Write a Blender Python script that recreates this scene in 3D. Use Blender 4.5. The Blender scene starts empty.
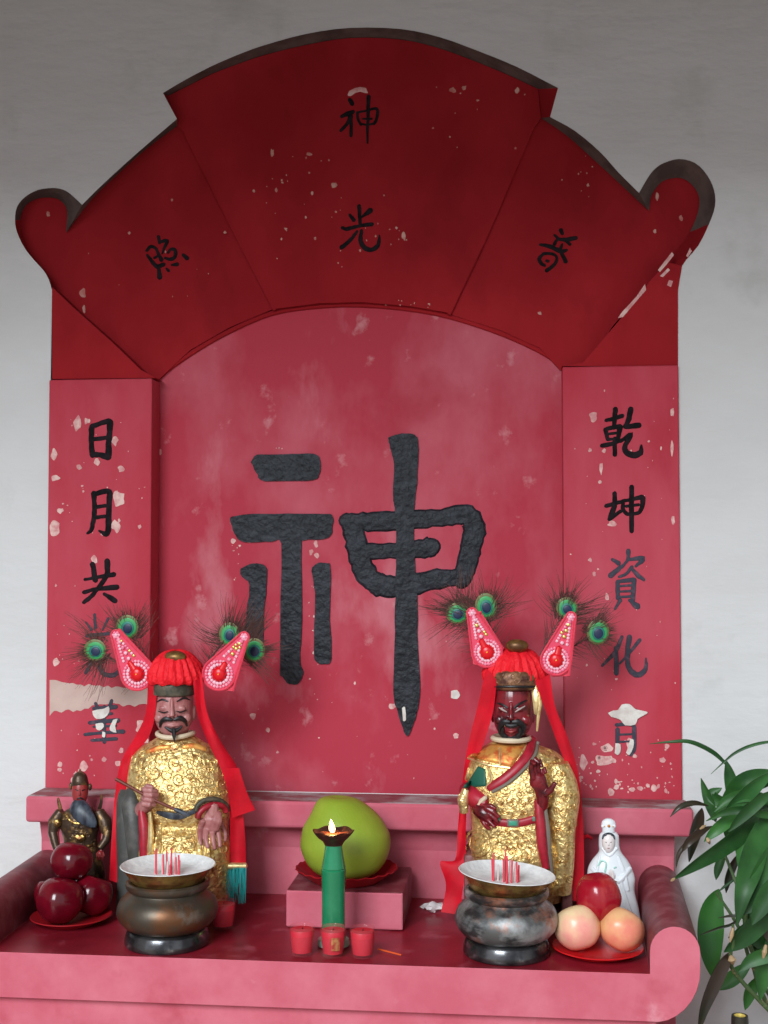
import bpy, bmesh, math, random
from mathutils import Vector, Matrix, noise
from mathutils.geometry import tessellate_polygon
from mathutils.bvhtree import BVHTree
random.seed(7)
PI = math.pi
SC = bpy.context.scene
COL = SC.collection
# ---------------------------------------------------------------- camera
F = 1250.0; TH = math.atan((515-384)/F); PH = math.atan((560-512)/F)
CAM = Vector((0, -2.3, 1.506))
FW = Vector((-math.sin(TH)*math.cos(PH), math.cos(TH)*math.cos(PH), math.sin(PH)))
RT = Vector((math.cos(TH), math.sin(TH), 0))
UP = RT.cross(FW)
cd = bpy.data.cameras.new('camera'); cam = bpy.data.objects.new('camera', cd); COL.objects.link(cam)
cd.sensor_fit = 'VERTICAL'; cd.sensor_height = 36; cd.lens = F/1024*36; cd.clip_start = .02
cam.matrix_world = Matrix.Translation(CAM) @ Matrix((RT, UP, -FW)).transposed().to_4x4()
SC.camera = cam

def ray(px, py): return FW + RT*((px-384)/F) + UP*((512-py)/F)
def at(px, py, Y):
    d = ray(px, py); return CAM + d*((Y-CAM.y)/d.y)
def atz(px, py, z):
    d = ray(px, py); return CAM + d*((z-CAM.z)/d.z)
def mpp(Y): return (Y-CAM.y)/F*1.008          # metres per picture pixel at depth Y

# ---------------------------------------------------------------- materials
def mat(name, col, rough=.6, metal=0, var=None, vscale=8, vpos=(.4, .6), bump=0, bscale=60, bdist=.002,
        detail=6, trans=0, emit=None, spec=.5, sss=0, ior=1.45, alpha=1, patches=None, stretch=None, layers=()):
    m = bpy.data.materials.new(name); m.use_nodes = True
    nt = m.node_tree; N = nt.nodes; L = nt.links
    b = N['Principled BSDF']
    b.inputs['Roughness'].default_value = rough; b.inputs['Metallic'].default_value = metal
    b.inputs['Specular IOR Level'].default_value = spec
    b.inputs['Transmission Weight'].default_value = trans; b.inputs['IOR'].default_value = ior
    b.inputs['Alpha'].default_value = alpha
    if sss: b.inputs['Subsurface Weight'].default_value = sss; b.inputs['Subsurface Scale'].default_value = .01
    c4 = (*col, 1)
    b.inputs['Base Color'].default_value = c4
    tc = N.new('ShaderNodeTexCoord'); src = tc.outputs['Object']
    def noise_fac(scale, lo, hi, st=None, seed=0, det=detail, rgh=.6):
        mp = N.new('ShaderNodeMapping'); L.new(src, mp.inputs['Vector'])
        mp.inputs['Location'].default_value = (seed*3.1, seed*1.7, seed*5.3)
        if st: mp.inputs['Scale'].default_value = st
        n = N.new('ShaderNodeTexNoise'); n.inputs['Scale'].default_value = scale
        n.inputs['Detail'].default_value = det; n.inputs['Roughness'].default_value = rgh
        L.new(mp.outputs[0], n.inputs['Vector'])
        mr = N.new('ShaderNodeMapRange'); mr.inputs['From Min'].default_value = lo; mr.inputs['From Max'].default_value = hi
        L.new(n.outputs['Fac'], mr.inputs['Value']); return mr.outputs[0]
    cur = None
    lay = list(layers)
    if var: lay.insert(0, (var, vscale, vpos[0], vpos[1], stretch, 0, 1.0))
    for (vc, sc, lo, hi, st, seed, amt) in lay:
        f = noise_fac(sc, lo, hi, st, seed)
        if amt != 1:
            mu = N.new('ShaderNodeMath'); mu.operation = 'MULTIPLY'; mu.inputs[1].default_value = amt
            L.new(f, mu.inputs[0]); f = mu.outputs[0]
        mx = N.new('ShaderNodeMix'); mx.data_type = 'RGBA'
        L.new(f, mx.inputs[0])
        if cur is None: mx.inputs[6].default_value = c4
        else: L.new(cur, mx.inputs[6])
        mx.inputs[7].default_value = (*vc, 1)
        cur = mx.outputs[2]
    if cur is not None: L.new(cur, b.inputs['Base Color'])
    if bump:
        n = N.new('ShaderNodeTexNoise'); n.inputs['Scale'].default_value = bscale; n.inputs['Detail'].default_value = 5
        mp = N.new('ShaderNodeMapping'); L.new(src, mp.inputs['Vector'])
        if stretch: mp.inputs['Scale'].default_value = stretch
        L.new(mp.outputs[0], n.inputs['Vector'])
        bp = N.new('ShaderNodeBump'); bp.inputs['Strength'].default_value = bump; bp.inputs['Distance'].default_value = bdist
        L.new(n.outputs['Fac'], bp.inputs['Height']); L.new(bp.outputs[0], b.inputs['Normal'])
    if emit:
        b.inputs['Emission Color'].default_value = (*emit[0], 1); b.inputs['Emission Strength'].default_value = emit[1]
    return m

M = {}
M['plaster'] = mat('limewashed_plaster', (.67, .665, .66), .9, var=(.61, .60, .59), vscale=2.2, vpos=(.45, .75), bump=.5, bscale=16, bdist=.006, stretch=(1, 1, 2.2),
                   layers=[((.50, .50, .48), 5, .60, .74, None, 3, .6)])
M['bare_shaded'] = mat('shaded_bare_plaster', (.12, .085, .075), .95, var=(.07, .045, .04), vscale=20, bump=.5, bscale=80)  # unpainted plaster, with the shade of the reveal put into its colour
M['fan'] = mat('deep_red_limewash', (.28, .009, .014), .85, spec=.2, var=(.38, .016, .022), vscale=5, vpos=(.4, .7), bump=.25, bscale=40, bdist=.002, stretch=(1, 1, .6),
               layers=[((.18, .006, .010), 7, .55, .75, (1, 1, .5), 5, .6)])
M['field'] = mat('faded_pink_red_limewash', (.46, .040, .066), .8, spec=.3, var=(.56, .12, .16), vscale=2.6, vpos=(.44, .62), bump=.4, bscale=30, bdist=.003, stretch=(1, 1, .6),
                 layers=[((.66, .26, .30), 5, .54, .68, (1, 1, .5), 4, .6), ((.40, .025, .045), 3.4, .54, .68, None, 9, .6), ((.72, .36, .38), 16, .62, .72, None, 12, .5)])
M['panel'] = mat('red_limewash', (.47, .034, .056), .8, spec=.3, var=(.55, .085, .12), vscale=4, vpos=(.42, .7), bump=.25, bscale=40, bdist=.002, stretch=(1, 1, .35),
                 layers=[((.40, .02, .04), 7, .58, .72, (1, 1, .4), 4, .5)])
M['ledge'] = mat('pink_painted_cement', (.56, .11, .155), .75, spec=.3, var=(.64, .175, .225), vscale=9, vpos=(.40, .70), bump=.35, bscale=50, bdist=.002,
                 layers=[((.74, .34, .38), 12, .64, .74, None, 4, .6), ((.42, .045, .07), 8, .56, .72, None, 8, .6)])
M['ledge_top'] = mat('worn_ledge_top', (.30, .10, .11), .8, var=(.42, .36, .36), vscale=24, vpos=(.45, .6), bump=.4, bscale=60, stretch=(.5, 1, 1),
                     layers=[((.25, .03, .05), 18, .5, .62, None, 4, .8)])
M['table_top'] = mat('dark_red_glossy_paint', (.30, .014, .028), .34, var=(.17, .007, .015), vscale=7, vpos=(.4, .65), bump=.15, bscale=30, bdist=.002,
                     layers=[((.42, .08, .11), 16, .57, .70, None, 4, .7)])
M['scroll_top'] = mat('dusty_dark_red_paint', (.20, .03, .04), .5, var=(.30, .10, .11), vscale=30, vpos=(.45, .7), bump=.3, bscale=60,
                      layers=[((.09, .02, .025), 10, .55, .7, None, 4, .7)])
M['ink'] = mat('black_ink_paint', (.007, .005, .006), .8, spec=.15, var=(.018, .012, .015), vscale=60, bump=.4, bscale=200)
M['ink_faded'] = mat('faded_slate_ink', (.035, .035, .055), .65, var=(.12, .07, .10), vscale=90, vpos=(.5, .7), bump=.4, bscale=200)
M['slate'] = mat('thick_slate_black_paint', (.008, .010, .015), .5, spec=.35, var=(.028, .032, .042), vscale=40, vpos=(.45, .7), bump=1, bscale=90, bdist=.004)
M['chip'] = mat('exposed_lime_chip', (.62, .26, .26), .9, var=(.78, .52, .47), vscale=60, bump=.4, bscale=150)
M['chip_dark'] = mat('rubbed_red_chip', (.50, .16, .14), .9, var=(.62, .36, .30), vscale=60)
M['chip_white'] = mat('exposed_white_lime', (.76, .72, .66), .9, var=(.62, .55, .50), vscale=60, bump=.5, bscale=120)
M['band'] = mat('exposed_beige_lime', (.55, .38, .33), .9, var=(.60, .44, .38), vscale=20, bump=.3, bscale=90)
M['gold'] = mat('worn_gilding', (.86, .64, .27), .33, .75, var=(.55, .30, .09), vscale=110, vpos=(.47, .62), bump=1, bscale=120, bdist=.004,
                layers=[((.28, .09, .035), 60, .58, .68, None, 4, .8)])
M['gold_smooth'] = mat('gilding', (.90, .70, .34), .33, .75, var=(.60, .38, .12), vscale=70, vpos=(.5, .7), bump=.4, bscale=160)
M['orange_gold'] = mat('orange_gilding', (.72, .34, .08), .4, .5, var=(.62, .12, .03), vscale=70, vpos=(.45, .6), bump=.4, bscale=160)
M['cream'] = mat('cream_collar', (.66, .54, .38), .6)
M['pinkskin'] = mat('pink_lacquer_skin', (.42, .17, .16), .38, var=(.30, .08, .08), vscale=60, vpos=(.45, .7), bump=.1, bscale=120)
M['redskin'] = mat('dark_red_lacquer_skin', (.20, .012, .018), .22, var=(.05, .006, .008), vscale=40, vpos=(.45, .65))
M['hair'] = mat('black_painted_hair', (.012, .010, .011), .45)
M['whiteeye'] = mat('pale_eye_paint', (.45, .35, .32), .4)
M['hatgrey'] = mat('tarnished_hat_band', (.13, .105, .075), .5, .3, var=(.05, .05, .035), vscale=50, bump=.3, bscale=120)
M['hatbrown'] = mat('bronze_hat_band', (.25, .12, .06), .42, .4, var=(.09, .035, .025), vscale=50, vpos=(.42, .6), bump=.6, bscale=120)
M['ribbon'] = mat('red_satin_ribbon', (.66, .003, .018), .6, spec=.3, var=(.50, .003, .014), vscale=20, bump=.15, bscale=60)
M['pompom'] = mat('red_crinkled_cloth', (.80, .005, .016), .65, bump=.9, bscale=140, bdist=.004)
M['redpaint'] = mat('red_sleeve_lacquer', (.42, .015, .035), .4, var=(.28, .01, .02), vscale=40)
M['sashedge'] = mat('grey_sash_border', (.18, .15, .12), .5)
M['green'] = mat('green_cloth_lacquer', (.01, .10, .065), .5)
M['jade'] = mat('jade_buckle', (.05, .30, .19), .35)
M['darkwood'] = mat('smoke_darkened_wood', (.055, .055, .05), .5, var=(.12, .11, .10), vscale=40, vpos=(.5, .7), bump=.3)
M['throne'] = mat('faded_red_wood', (.24, .09, .09), .5, var=(.12, .03, .03), vscale=30, bump=.2)
M['pinkfelt'] = mat('pink_felt', (.72, .06, .12), .7, bump=.5, bscale=300)
M['bead'] = mat('pink_bead', (.80, .17, .28), .3, var=(.85, .33, .42), vscale=160, vpos=(.45, .55))
M['rosebead'] = mat('rose_red_cord', (.72, .045, .085), .5, bump=.8, bscale=400)
M['goldbead'] = mat('gold_bead', (.80, .55, .15), .3, .8)
M['drop'] = mat('red_satin_drop', (.70, .004, .012), .3)
M['yellow'] = mat('yellow_bead', (.9, .45, .02), .3)
M['barb'] = mat('brown_feather_barb', (.13, .065, .055), .8, spec=.2)
M['eye_out'] = mat('olive_feather_ring', (.14, .12, .035), .45, .2, var=(.12, .14, .05), vscale=90)
M['eye_grn'] = mat('green_feather_ring', (.03, .30, .08), .45, .1)
M['eye_teal'] = mat('teal_feather_ring', (.008, .16, .12), .45, .1)
M['eye_navy'] = mat('navy_feather_centre', (.008, .018, .06), .4)
M['tassel'] = mat('turquoise_silk', (.02, .34, .33), .5)
M['burner'] = mat('smoky_bronze', (.095, .078, .060), .42, .7, var=(.17, .075, .035), vscale=16, vpos=(.46, .62), bump=.25, bscale=60,
                  layers=[((.30, .29, .26), 22, .58, .72, None, 4, .5)])
M['burner2'] = mat('ashy_grey_bronze', (.13, .13, .128), .45, .5, var=(.42, .43, .43), vscale=13, vpos=(.46, .62), bump=.3, bscale=60,
                   layers=[((.34, .12, .06), 13, .55, .64, None, 6, .8), ((.025, .025, .027), 14, .51, .61, (1, 1, 2), 9, .9)])
M['foot'] = mat('polished_dark_foot', (.14, .14, .145), .2, .85, var=(.05, .05, .055), vscale=30, vpos=(.4, .6), layers=[((.55, .56, .56), 30, .6, .7, None, 3, .7)])
M['brass'] = mat('brass_dish', (.55, .36, .11), .25, .85, var=(.28, .12, .05), vscale=40, vpos=(.45, .62))
M['boss'] = mat('tarnished_gold_boss', (.24, .13, .035), .4, .5, var=(.12, .05, .02), vscale=60)
M['ash'] = mat('pale_ash', (.82, .82, .80), .95, var=(.68, .68, .67), vscale=60, bump=.6, bscale=120)
M['stick'] = mat('red_incense_stick', (.75, .07, .10), .6)
M['stick_pale'] = mat('pale_incense_stick', (.80, .62, .60), .6)
M['applered'] = mat('dark_red_apple_skin', (.17, .003, .011), .16, var=(.09, .002, .008), vscale=14, vpos=(.4, .65), spec=.6)
M['applebright'] = mat('red_apple_skin', (.34, .006, .018), .2, var=(.48, .05, .04), vscale=30, vpos=(.52, .72), spec=.6, stretch=(1, 1, .3))
M['blush'] = mat('cream_pink_apple_skin', (.86, .62, .36), .28, var=(.85, .30, .26), vscale=9, vpos=(.46, .66), spec=.5)
M['blush2'] = mat('peach_apple_skin', (.84, .46, .22), .28, var=(.80, .24, .16), vscale=11, vpos=(.46, .64), spec=.5)
M['applestem'] = mat('brown_fruit_stem', (.10, .05, .02), .7)
M['pomelo'] = mat('green_pomelo_peel', (.26, .36, .030), .42, var=(.34, .42, .05), vscale=12, vpos=(.4, .7), bump=.35, bscale=260, bdist=.0012,
                  layers=[((.18, .24, .02), 70, .66, .72, None, 2, .6)])
M['plate'] = mat('red_plastic_plate', (.62, .010, .014), .3)
M['plate_dark'] = mat('crimson_plastic_plate', (.36, .008, .014), .35)
M['green_glaze'] = mat('green_ceramic_glaze', (.012, .19, .080), .14, var=(.02, .25, .11), vscale=14, spec=.7)
M['pale_glaze'] = mat('pale_green_glaze', (.36, .50, .40), .25)
M['lampdish'] = mat('blackened_bronze_dish', (.07, .04, .03), .35, .6, var=(.25, .10, .05), vscale=50, vpos=(.5, .65))
M['oil'] = mat('amber_oil', (.45, .12, .05), .1)
M['flame'] = mat('candle_flame', (1, .7, .3), .5, emit=((1, .62, .25), 14))
M['cupred'] = mat('red_candle_wax', (.62, .012, .035), .4, sss=.0)
M['glass'] = mat('clear_cup_glass', (.70, .12, .14), .06, alpha=.14, spec=.6)
M['label'] = mat('gold_paper_label', (.55, .26, .10), .4, .4, var=(.45, .05, .04), vscale=160)
M['joss'] = mat('orange_joss_stick', (.75, .10, .02), .5)
M['paper'] = mat('crumpled_white_paper', (.75, .68, .68), .6)
M['porcelain'] = mat('white_porcelain', (.80, .83, .86), .22, spec=.6)
M['porcelain_green'] = mat('celadon_tint', (.42, .70, .60), .3)
M['facewhite'] = mat('porcelain_face', (.82, .74, .72), .3)
M['bronzefig'] = mat('dark_bronze_armour', (.075, .045, .028), .38, .5, var=(.30, .17, .06), vscale=60, vpos=(.52, .64), bump=.6, bscale=130)
M['bronzegold'] = mat('gilded_armour_trim', (.50, .32, .10), .35, .9, var=(.16, .07, .03), vscale=120, vpos=(.45, .6), bump=.8, bscale=200)
M['figred'] = mat('red_figurine_face', (.30, .03, .03), .35)
M['beardgrey'] = mat('blue_black_beard', (.018, .022, .032), .4, var=(.07, .085, .11), vscale=90, stretch=(1, 1, .2))
M['leaf'] = mat('dark_green_leaf', (.012, .060, .011), .48, var=(.03, .12, .022), vscale=12, vpos=(.42, .62), spec=.5)
M['leaf_light'] = mat('bright_green_leaf', (.035, .15, .022), .45, var=(.03, .12, .03), vscale=12, vpos=(.42, .62))
M['leaf_dark'] = mat('olive_dark_leaf', (.022, .030, .014), .35, var=(.05, .03, .02), vscale=14)
M['leaf_dry'] = mat('dried_leaf_tip', (.42, .28, .15), .6)
M['stem'] = mat('green_plant_stem', (.07, .12, .04), .5, var=(.4, .3, .15), vscale=30, vpos=(.6, .66))
M['pot'] = mat('terracotta_pot', (.30, .11, .06), .7, bump=.2)
M['wood'] = mat('brown_stool_wood', (.14, .07, .035), .5, var=(.08, .04, .02), vscale=6, stretch=(1, 1, 8), bump=.2)
M['bottle'] = mat('dark_bottle_glass', (.05, .035, .02), .1, trans=.3)
M['cap'] = mat('dark_bottle_cap', (.05, .045, .035), .35, .5)
M['capgold'] = mat('yellow_cap_seal', (.65, .52, .15), .4, .4)
M['floor'] = mat('warm_stone_floor', (.40, .31, .25), .7, var=(.32, .25, .20), vscale=3, bump=.2)
M['ceil'] = mat('dark_timber_ceiling', (.10, .06, .045), .7, var=(.06, .035, .03), vscale=5, stretch=(1, 6, 1))
M['sidewall'] = mat('cream_room_wall', (.55, .54, .52), .9, var=(.48, .47, .45), vscale=3)

# ---------------------------------------------------------------- object helpers
def obj(name, bm, mats, parent=None, smooth=True, world=True):
    if isinstance(mats, str): mats = [mats]
    me = bpy.data.meshes.new(name)
    bmesh.ops.recalc_face_normals(bm, faces=bm.faces)
    if smooth:
        for f in bm.faces: f.smooth = True
        for e in bm.edges:
            if len(e.link_faces) == 2:
                if e.calc_face_angle(0) > .7: e.smooth = False
    if parent is not None and world:
        bm.transform(Matrix.Translation(parent_world(parent)).inverted())
    bm.to_mesh(me); bm.free()
    for k in mats: me.materials.append(M[k])
    o = bpy.data.objects.new(name, me); COL.objects.link(o)
    if parent is not None: o.parent = parent
    return o
def parent_world(p):
    v = Vector((0, 0, 0))
    while p is not None: v = v + p.location; p = p.parent
    return v
def thing(name, label, cat, loc, group=None):
    o = bpy.data.objects.new(name, None); COL.objects.link(o); o.location = loc; o.empty_display_size = .02
    o['label'] = label; o['category'] = cat
    if group: o['group'] = group
    return o
def tag(o, label, cat, group=None):
    o['label'] = label; o['category'] = cat
    if group: o['group'] = group
    return o
def copy_thing(o, loc, label, group=None, rot=0):
    r = o.copy(); COL.objects.link(r); r.location = loc; r['label'] = label; r.rotation_euler = (0, 0, rot)
    if group: r['group'] = group
    for ch in list(o.children):
        c = ch.copy(); COL.objects.link(c); c.parent = r
        for g in list(ch.children):
            d = g.copy(); COL.objects.link(d); d.parent = c
    return r
def structure(o): o['kind'] = 'structure'; return o

# ---------------------------------------------------------------- shape helpers
def NB(): return bmesh.new()
def setmi(faces, i):
    for f in faces: f.material_index = i
def box(bm, x0, x1, y0, y1, z0, z1, bev=0, seg=2, mi=0):
    b = bmesh.new()
    r = bmesh.ops.create_cube(b, size=1)
    for v in b.verts:
        v.co = Vector((x0+(v.co.x+.5)*(x1-x0), y0+(v.co.y+.5)*(y1-y0), z0+(v.co.z+.5)*(z1-z0)))
    if bev: bmesh.ops.bevel(b, geom=b.edges[:], offset=bev, segments=seg, affect='EDGES', profile=.5)
    merge(bm, b, mi)
def merge(bm, b, mi=None, mx=None):
    if mx is not None: b.transform(mx)
    vm = {}
    for v in b.verts: vm[v] = bm.verts.new(v.co)
    out = []
    for f in b.faces:
        try:
            nf = bm.faces.new([vm[v] for v in f.verts]); nf.material_index = f.material_index if mi is None else mi; out.append(nf)
        except ValueError: pass
    b.free(); return out
def prism(bm, pts, thick, mi=0, side_mi=None, back=True, holes=(), dirv=Vector((0, 1, 0))):
    """front polygon pts (3-D) extruded by thick along dirv"""
    loops = [pts] + list(holes)
    tris = tessellate_polygon([[Vector(p) for p in l] for l in loops])
    flat = [Vector(p) for l in loops for p in l]
    fv = [bm.verts.new(p) for p in flat]
    for t in tris:
        try: bm.faces.new([fv[i] for i in t]).material_index = mi
        except ValueError: pass
    if thick:
        bv = [bm.verts.new(p+dirv*thick) for p in flat]
        if back:
            for t in tris:
                try: bm.faces.new([bv[i] for i in reversed(t)]).material_index = mi
                except ValueError: pass
        k = 0
        for l in loops:
            n = len(l)
            for i in range(n):
                a, b2 = k+i, k+(i+1) % n
                try: bm.faces.new([fv[a], fv[b2], bv[b2], bv[a]]).material_index = mi if side_mi is None else side_mi
                except ValueError: pass
            k += n
def crom(pts, n=6):
    """Catmull-Rom through tuples"""
    if len(pts) < 3:
        a, b = pts[0], pts[-1]
        return [tuple(a[i]+(b[i]-a[i])*t/n for i in range(len(a))) for t in range(n+1)]
    out = []
    P = [tuple(2*a-b for a, b in zip(pts[0], pts[1]))] + list(pts) + [tuple(2*a-b for a, b in zip(pts[-1], pts[-2]))]
    for i in range(1, len(P)-2):
        p0, p1, p2, p3 = P[i-1:i+3]
        for k in range(n):
            t = k/n
            out.append(tuple(.5*(2*b+(c-a)*t+(2*a-5*b+4*c-d)*t*t+(3*b-a-3*c+d)*t**3) for a, b, c, d in zip(p0, p1, p2, p3)))
    out.append(tuple(pts[-1])); return out
def tube(bm, pts, rad, seg=8, caps=True, mi=0, flat=1.0, flatdir=None):
    pts = [Vector(p) for p in pts]; n = len(pts)
    if not hasattr(rad, '__len__'): rad = [rad]*n
    T = [(pts[min(i+1, n-1)]-pts[max(i-1, 0)]).normalized() for i in range(n)]
    u = flatdir if flatdir is not None else (Vector((0, 1, 0)) if abs(T[0].y) < .9 else Vector((1, 0, 0)))
    rings = []
    for i in range(n):
        u = (u - T[i]*u.dot(T[i]))
        if u.length < 1e-6: u = T[i].orthogonal()
        u.normalize(); w = T[i].cross(u)
        rings.append([bm.verts.new(pts[i]+(u*math.cos(2*PI*k/seg)*flat+w*math.sin(2*PI*k/seg))*max(rad[i], 1e-5)) for k in range(seg)])
    for a, b in zip(rings, rings[1:]):
        for k in range(seg):
            bm.faces.new([a[k], a[(k+1) % seg], b[(k+1) % seg], b[k]]).material_index = mi
    if caps:
        for r, i, s in ((rings[0], 0, -1), (rings[-1], n-1, 1)):
            c = bm.verts.new(pts[i]+T[i]*s*rad[i]*.6)
            for k in range(seg):
                f = [r[k], r[(k+1) % seg], c]
                bm.faces.new(f if s > 0 else f[::-1]).material_index = mi
def ball(bm, c, r, mi=0, sub=2, scale=(1, 1, 1), rot=None):
    b = bmesh.new(); bmesh.ops.create_icosphere(b, subdivisions=sub, radius=1)
    m = Matrix.Translation(Vector(c)) @ (rot.to_4x4() if rot else Matrix.Identity(4)) @ Matrix.Diagonal((r*scale[0], r*scale[1], r*scale[2], 1))
    merge(bm, b, mi, m)
def lathe(bm, prof, c=(0, 0, 0), seg=40, mi=0, wob=0, flute=0, nfl=0):
    """prof [(r,z)] or [(r,z,mi)]"""
    c = Vector(c); rings = []
    for p in prof:
        r, z = p[0], p[1]
        if r < 1e-5: rings.append([bm.verts.new(c+Vector((0, 0, z)))])
        else:
            rg = []
            for k in range(seg):
                a = 2*PI*k/seg
                rr = r*(1+wob*noise.noise(Vector((math.cos(a)*1.5, math.sin(a)*1.5, z*20+c.x*9))))
                zz = z
                if flute and nfl: rr *= 1+flute*math.cos(nfl*a)*min(1, (r/.05)**3)
                rg.append(bm.verts.new(c+Vector((rr*math.cos(a), rr*math.sin(a), zz))))
            rings.append(rg)
    for i, (a, b) in enumerate(zip(rings, rings[1:])):
        m_ = prof[i+1][2] if len(prof[i+1]) > 2 else mi
        for k in range(seg):
            k2 = (k+1) % seg
            if len(a) == 1 and len(b) == 1: continue
            if len(a) == 1: f = [a[0], b[k2], b[k]]
            elif len(b) == 1: f = [a[k], a[k2], b[0]]
            else: f = [a[k], a[k2], b[k2], b[k]]
            bm.faces.new(f).material_index = m_
def loft(bm, rings, Yc, seg=36, sub=4, pw=1.0, mi=0, mod=None):
    """rings: (cx_px, y_px, half width px, depth radius m, depth offset m)"""
    R = crom([tuple(map(float, r)) for r in rings], sub)
    vs = []
    for j, (cx, y, hw, ry, dy) in enumerate(R):
        c = at(cx, y, Yc+dy); rx = max(hw, .2)*mpp(Yc+dy); ry = max(ry, .0005)
        rg = []
        for k in range(seg):
            a = 2*PI*k/seg; ca, sa = math.cos(a), math.sin(a)
            x = math.copysign(abs(ca)**pw, ca); yv = math.copysign(abs(sa)**pw, sa)
            q = c+Vector((rx*x, ry*yv, 0))
            if mod: q = mod(q, a, j/(len(R)-1))
            rg.append(bm.verts.new(q))
        vs.append(rg)
    for a, b in zip(vs, vs[1:]):
        for k in range(seg): bm.faces.new([a[k], a[(k+1) % seg], b[(k+1) % seg], b[k]]).material_index = mi
    for r in (vs[0], vs[-1]):
        c = bm.verts.new(sum((v.co for v in r), Vector())/seg)
        for k in range(seg): bm.faces.new([r[k], r[(k+1) % seg], c]).material_index = mi
def bvh_of(bm): return BVHTree.FromBMesh(bm)
def on(bvh, px, py, off=0, Yd=-.2):
    d = ray(px, py).normalized()
    h = bvh.ray_cast(CAM, d)
    if h[0] is None: return at(px, py, Yd)
    return h[0] - d*off
def tube_on(bm, bvh, pts, off=0, Yd=-.2, seg=8, mi=0, n=4, flat=1):
    """pts (px,py,radius px) laid on the surface"""
    R = crom([tuple(map(float, p)) for p in pts], n)
    P = [on(bvh, p[0], p[1], off, Yd) for p in R]
    tube(bm, P, [max(p[2], .15)*mpp(q.y) for p, q in zip(R, P)], seg, mi=mi, flat=flat)
def spiral_px(cx, cy, r, turns=1.6, a0=0, s=1, n=18):
    return [(cx+s*r*(1-.85*t/n)*math.cos(a0+turns*2*PI*t/n), cy+r*(1-.85*t/n)*math.sin(a0+turns*2*PI*t/n)) for t in range(n+1)]
def relief(bm, bvh, spots, rad=.9, Yd=-.2):
    for (cx, cy, r) in spots:
        s = random.choice((-1, 1)); a0 = random.uniform(0, 6.28)
        pts = spiral_px(cx, cy, r, random.uniform(1.1, 1.8), a0, s)
        x0, y0 = pts[0]
        pts = [(x0+random.uniform(-r, r), y0+random.uniform(-r, r))]+pts
        P = []
        for p in pts:
            d = ray(*p).normalized(); h = bvh.ray_cast(CAM, d)
            if h[0] is None: continue
            P.append(h[0])
        if len(P) > 4: tube(bm, P, [rad*mpp(Yd)*(1-.4*i/len(P)) for i in range(len(P))], 6)
def ribbon(bm, L, R, th=.0012, mi=0, wave=0, n=5, across=4):
    """two px edges [(x,y,Y)] -> cloth strip with thickness"""
    Lc = crom(L, n); Rc = crom(R, n); m = min(len(Lc), len(Rc))
    f = []; b = []
    for i in range(m):
        rf = []; rb = []
        for j in range(across+1):
            t = j/across
            p = [Lc[i][k]*(1-t)+Rc[i][k]*t for k in range(3)]
            Y = p[2]-wave*math.sin(t*PI*2+i*.35)-wave*.6*math.sin(i*.8)
            q = at(p[0], p[1], Y)
            rf.append(bm.verts.new(q)); rb.append(bm.verts.new(q+Vector((0, th, 0))))
        f.append(rf); b.append(rb)
    for i in range(m-1):
        for j in range(across):
            bm.faces.new([f[i][j], f[i][j+1], f[i+1][j+1], f[i+1][j]])
            bm.faces.new([b[i][j], b[i+1][j], b[i+1][j+1], b[i][j+1]])
        bm.faces.new([f[i][0], f[i+1][0], b[i+1][0], b[i][0]])
        bm.faces.new([f[i][across], b[i][across], b[i+1][across], f[i+1][across]])
    for i in (0, m-1):
        for j in range(across): bm.faces.new([f[i][j], b[i][j], b[i][j+1], f[i][j+1]])
def finish_remesh(o, voxel, smooth=4):
    m = o.modifiers.new('remesh', 'REMESH'); m.mode = 'VOXEL'; m.voxel_size = voxel; m.use_smooth_shade = True
    s = o.modifiers.new('smooth', 'SMOOTH'); s.factor = .5; s.iterations = smooth

# ================================================================= SETTING
OUT_L = [(52, 290), (49, 280), (44, 271), (34, 260), (24, 247), (17, 232), (15, 220), (17, 207), (25, 197), (38, 190), (54, 188), (66, 191), (76, 199), (82, 205),
         (100, 187), (125, 164), (150, 142), (177, 119), (163, 93)]
OUT_TOP = [(185, 80), (210, 67), (235, 56), (262, 46), (306, 34), (350, 28), (400, 29), (439, 37), (478, 51), (517, 67), (558, 88)]
OUT_R = [(550, 117), (575, 131), (600, 152), (618, 172), (639, 193), (649, 176), (656, 168), (664, 163), (679, 159), (695, 163), (707, 175), (714, 190), (715, 206),
         (709, 224), (698, 246), (682, 266), (678, 290)]
IN_L = [(53, 291), (51, 283), (47, 275), (38, 263), (28, 249), (21, 232), (20, 220), (24, 208), (30, 202), (40, 198), (54, 198), (62, 202), (67, 211), (66, 233),
        (92, 199), (117, 175), (145, 150), (177, 126), (168, 96)]
IN_TOP = [(188, 86), (212, 74), (238, 64), (265, 55), (306, 45), (350, 38), (400, 39.5), (438, 48), (474, 61), (508, 75), (538, 89)]
IN_R = [(541, 118), (566, 135), (592, 158), (618, 182), (649, 211), (651, 197), (656, 188), (663, 181), (674, 178), (684, 179), (693, 186), (699, 197), (698, 212),
        (690, 232), (680, 247), (667, 260), (650, 281)]
YF = .036; YG = .046
def smooth_outline(pts, corners=(0, 13, 17, 18, 29, 30, 34, 46), n=3):
    out = []; idx = {}
    for a, b in zip(corners, corners[1:]):
        idx[a] = len(out)
        out += [tuple(p[:2]) for p in crom([(x, y, 0) for x, y in pts[a:b+1]], n)][:-1]
    idx[corners[-1]] = len(out); out.append(pts[-1]); return out, idx
outer, CI = smooth_outline(OUT_L+OUT_TOP+OUT_R); inner, CI = smooth_outline(IN_L+IN_TOP+IN_R)
ZL = 1.078                                                     # ledge top height
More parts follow.
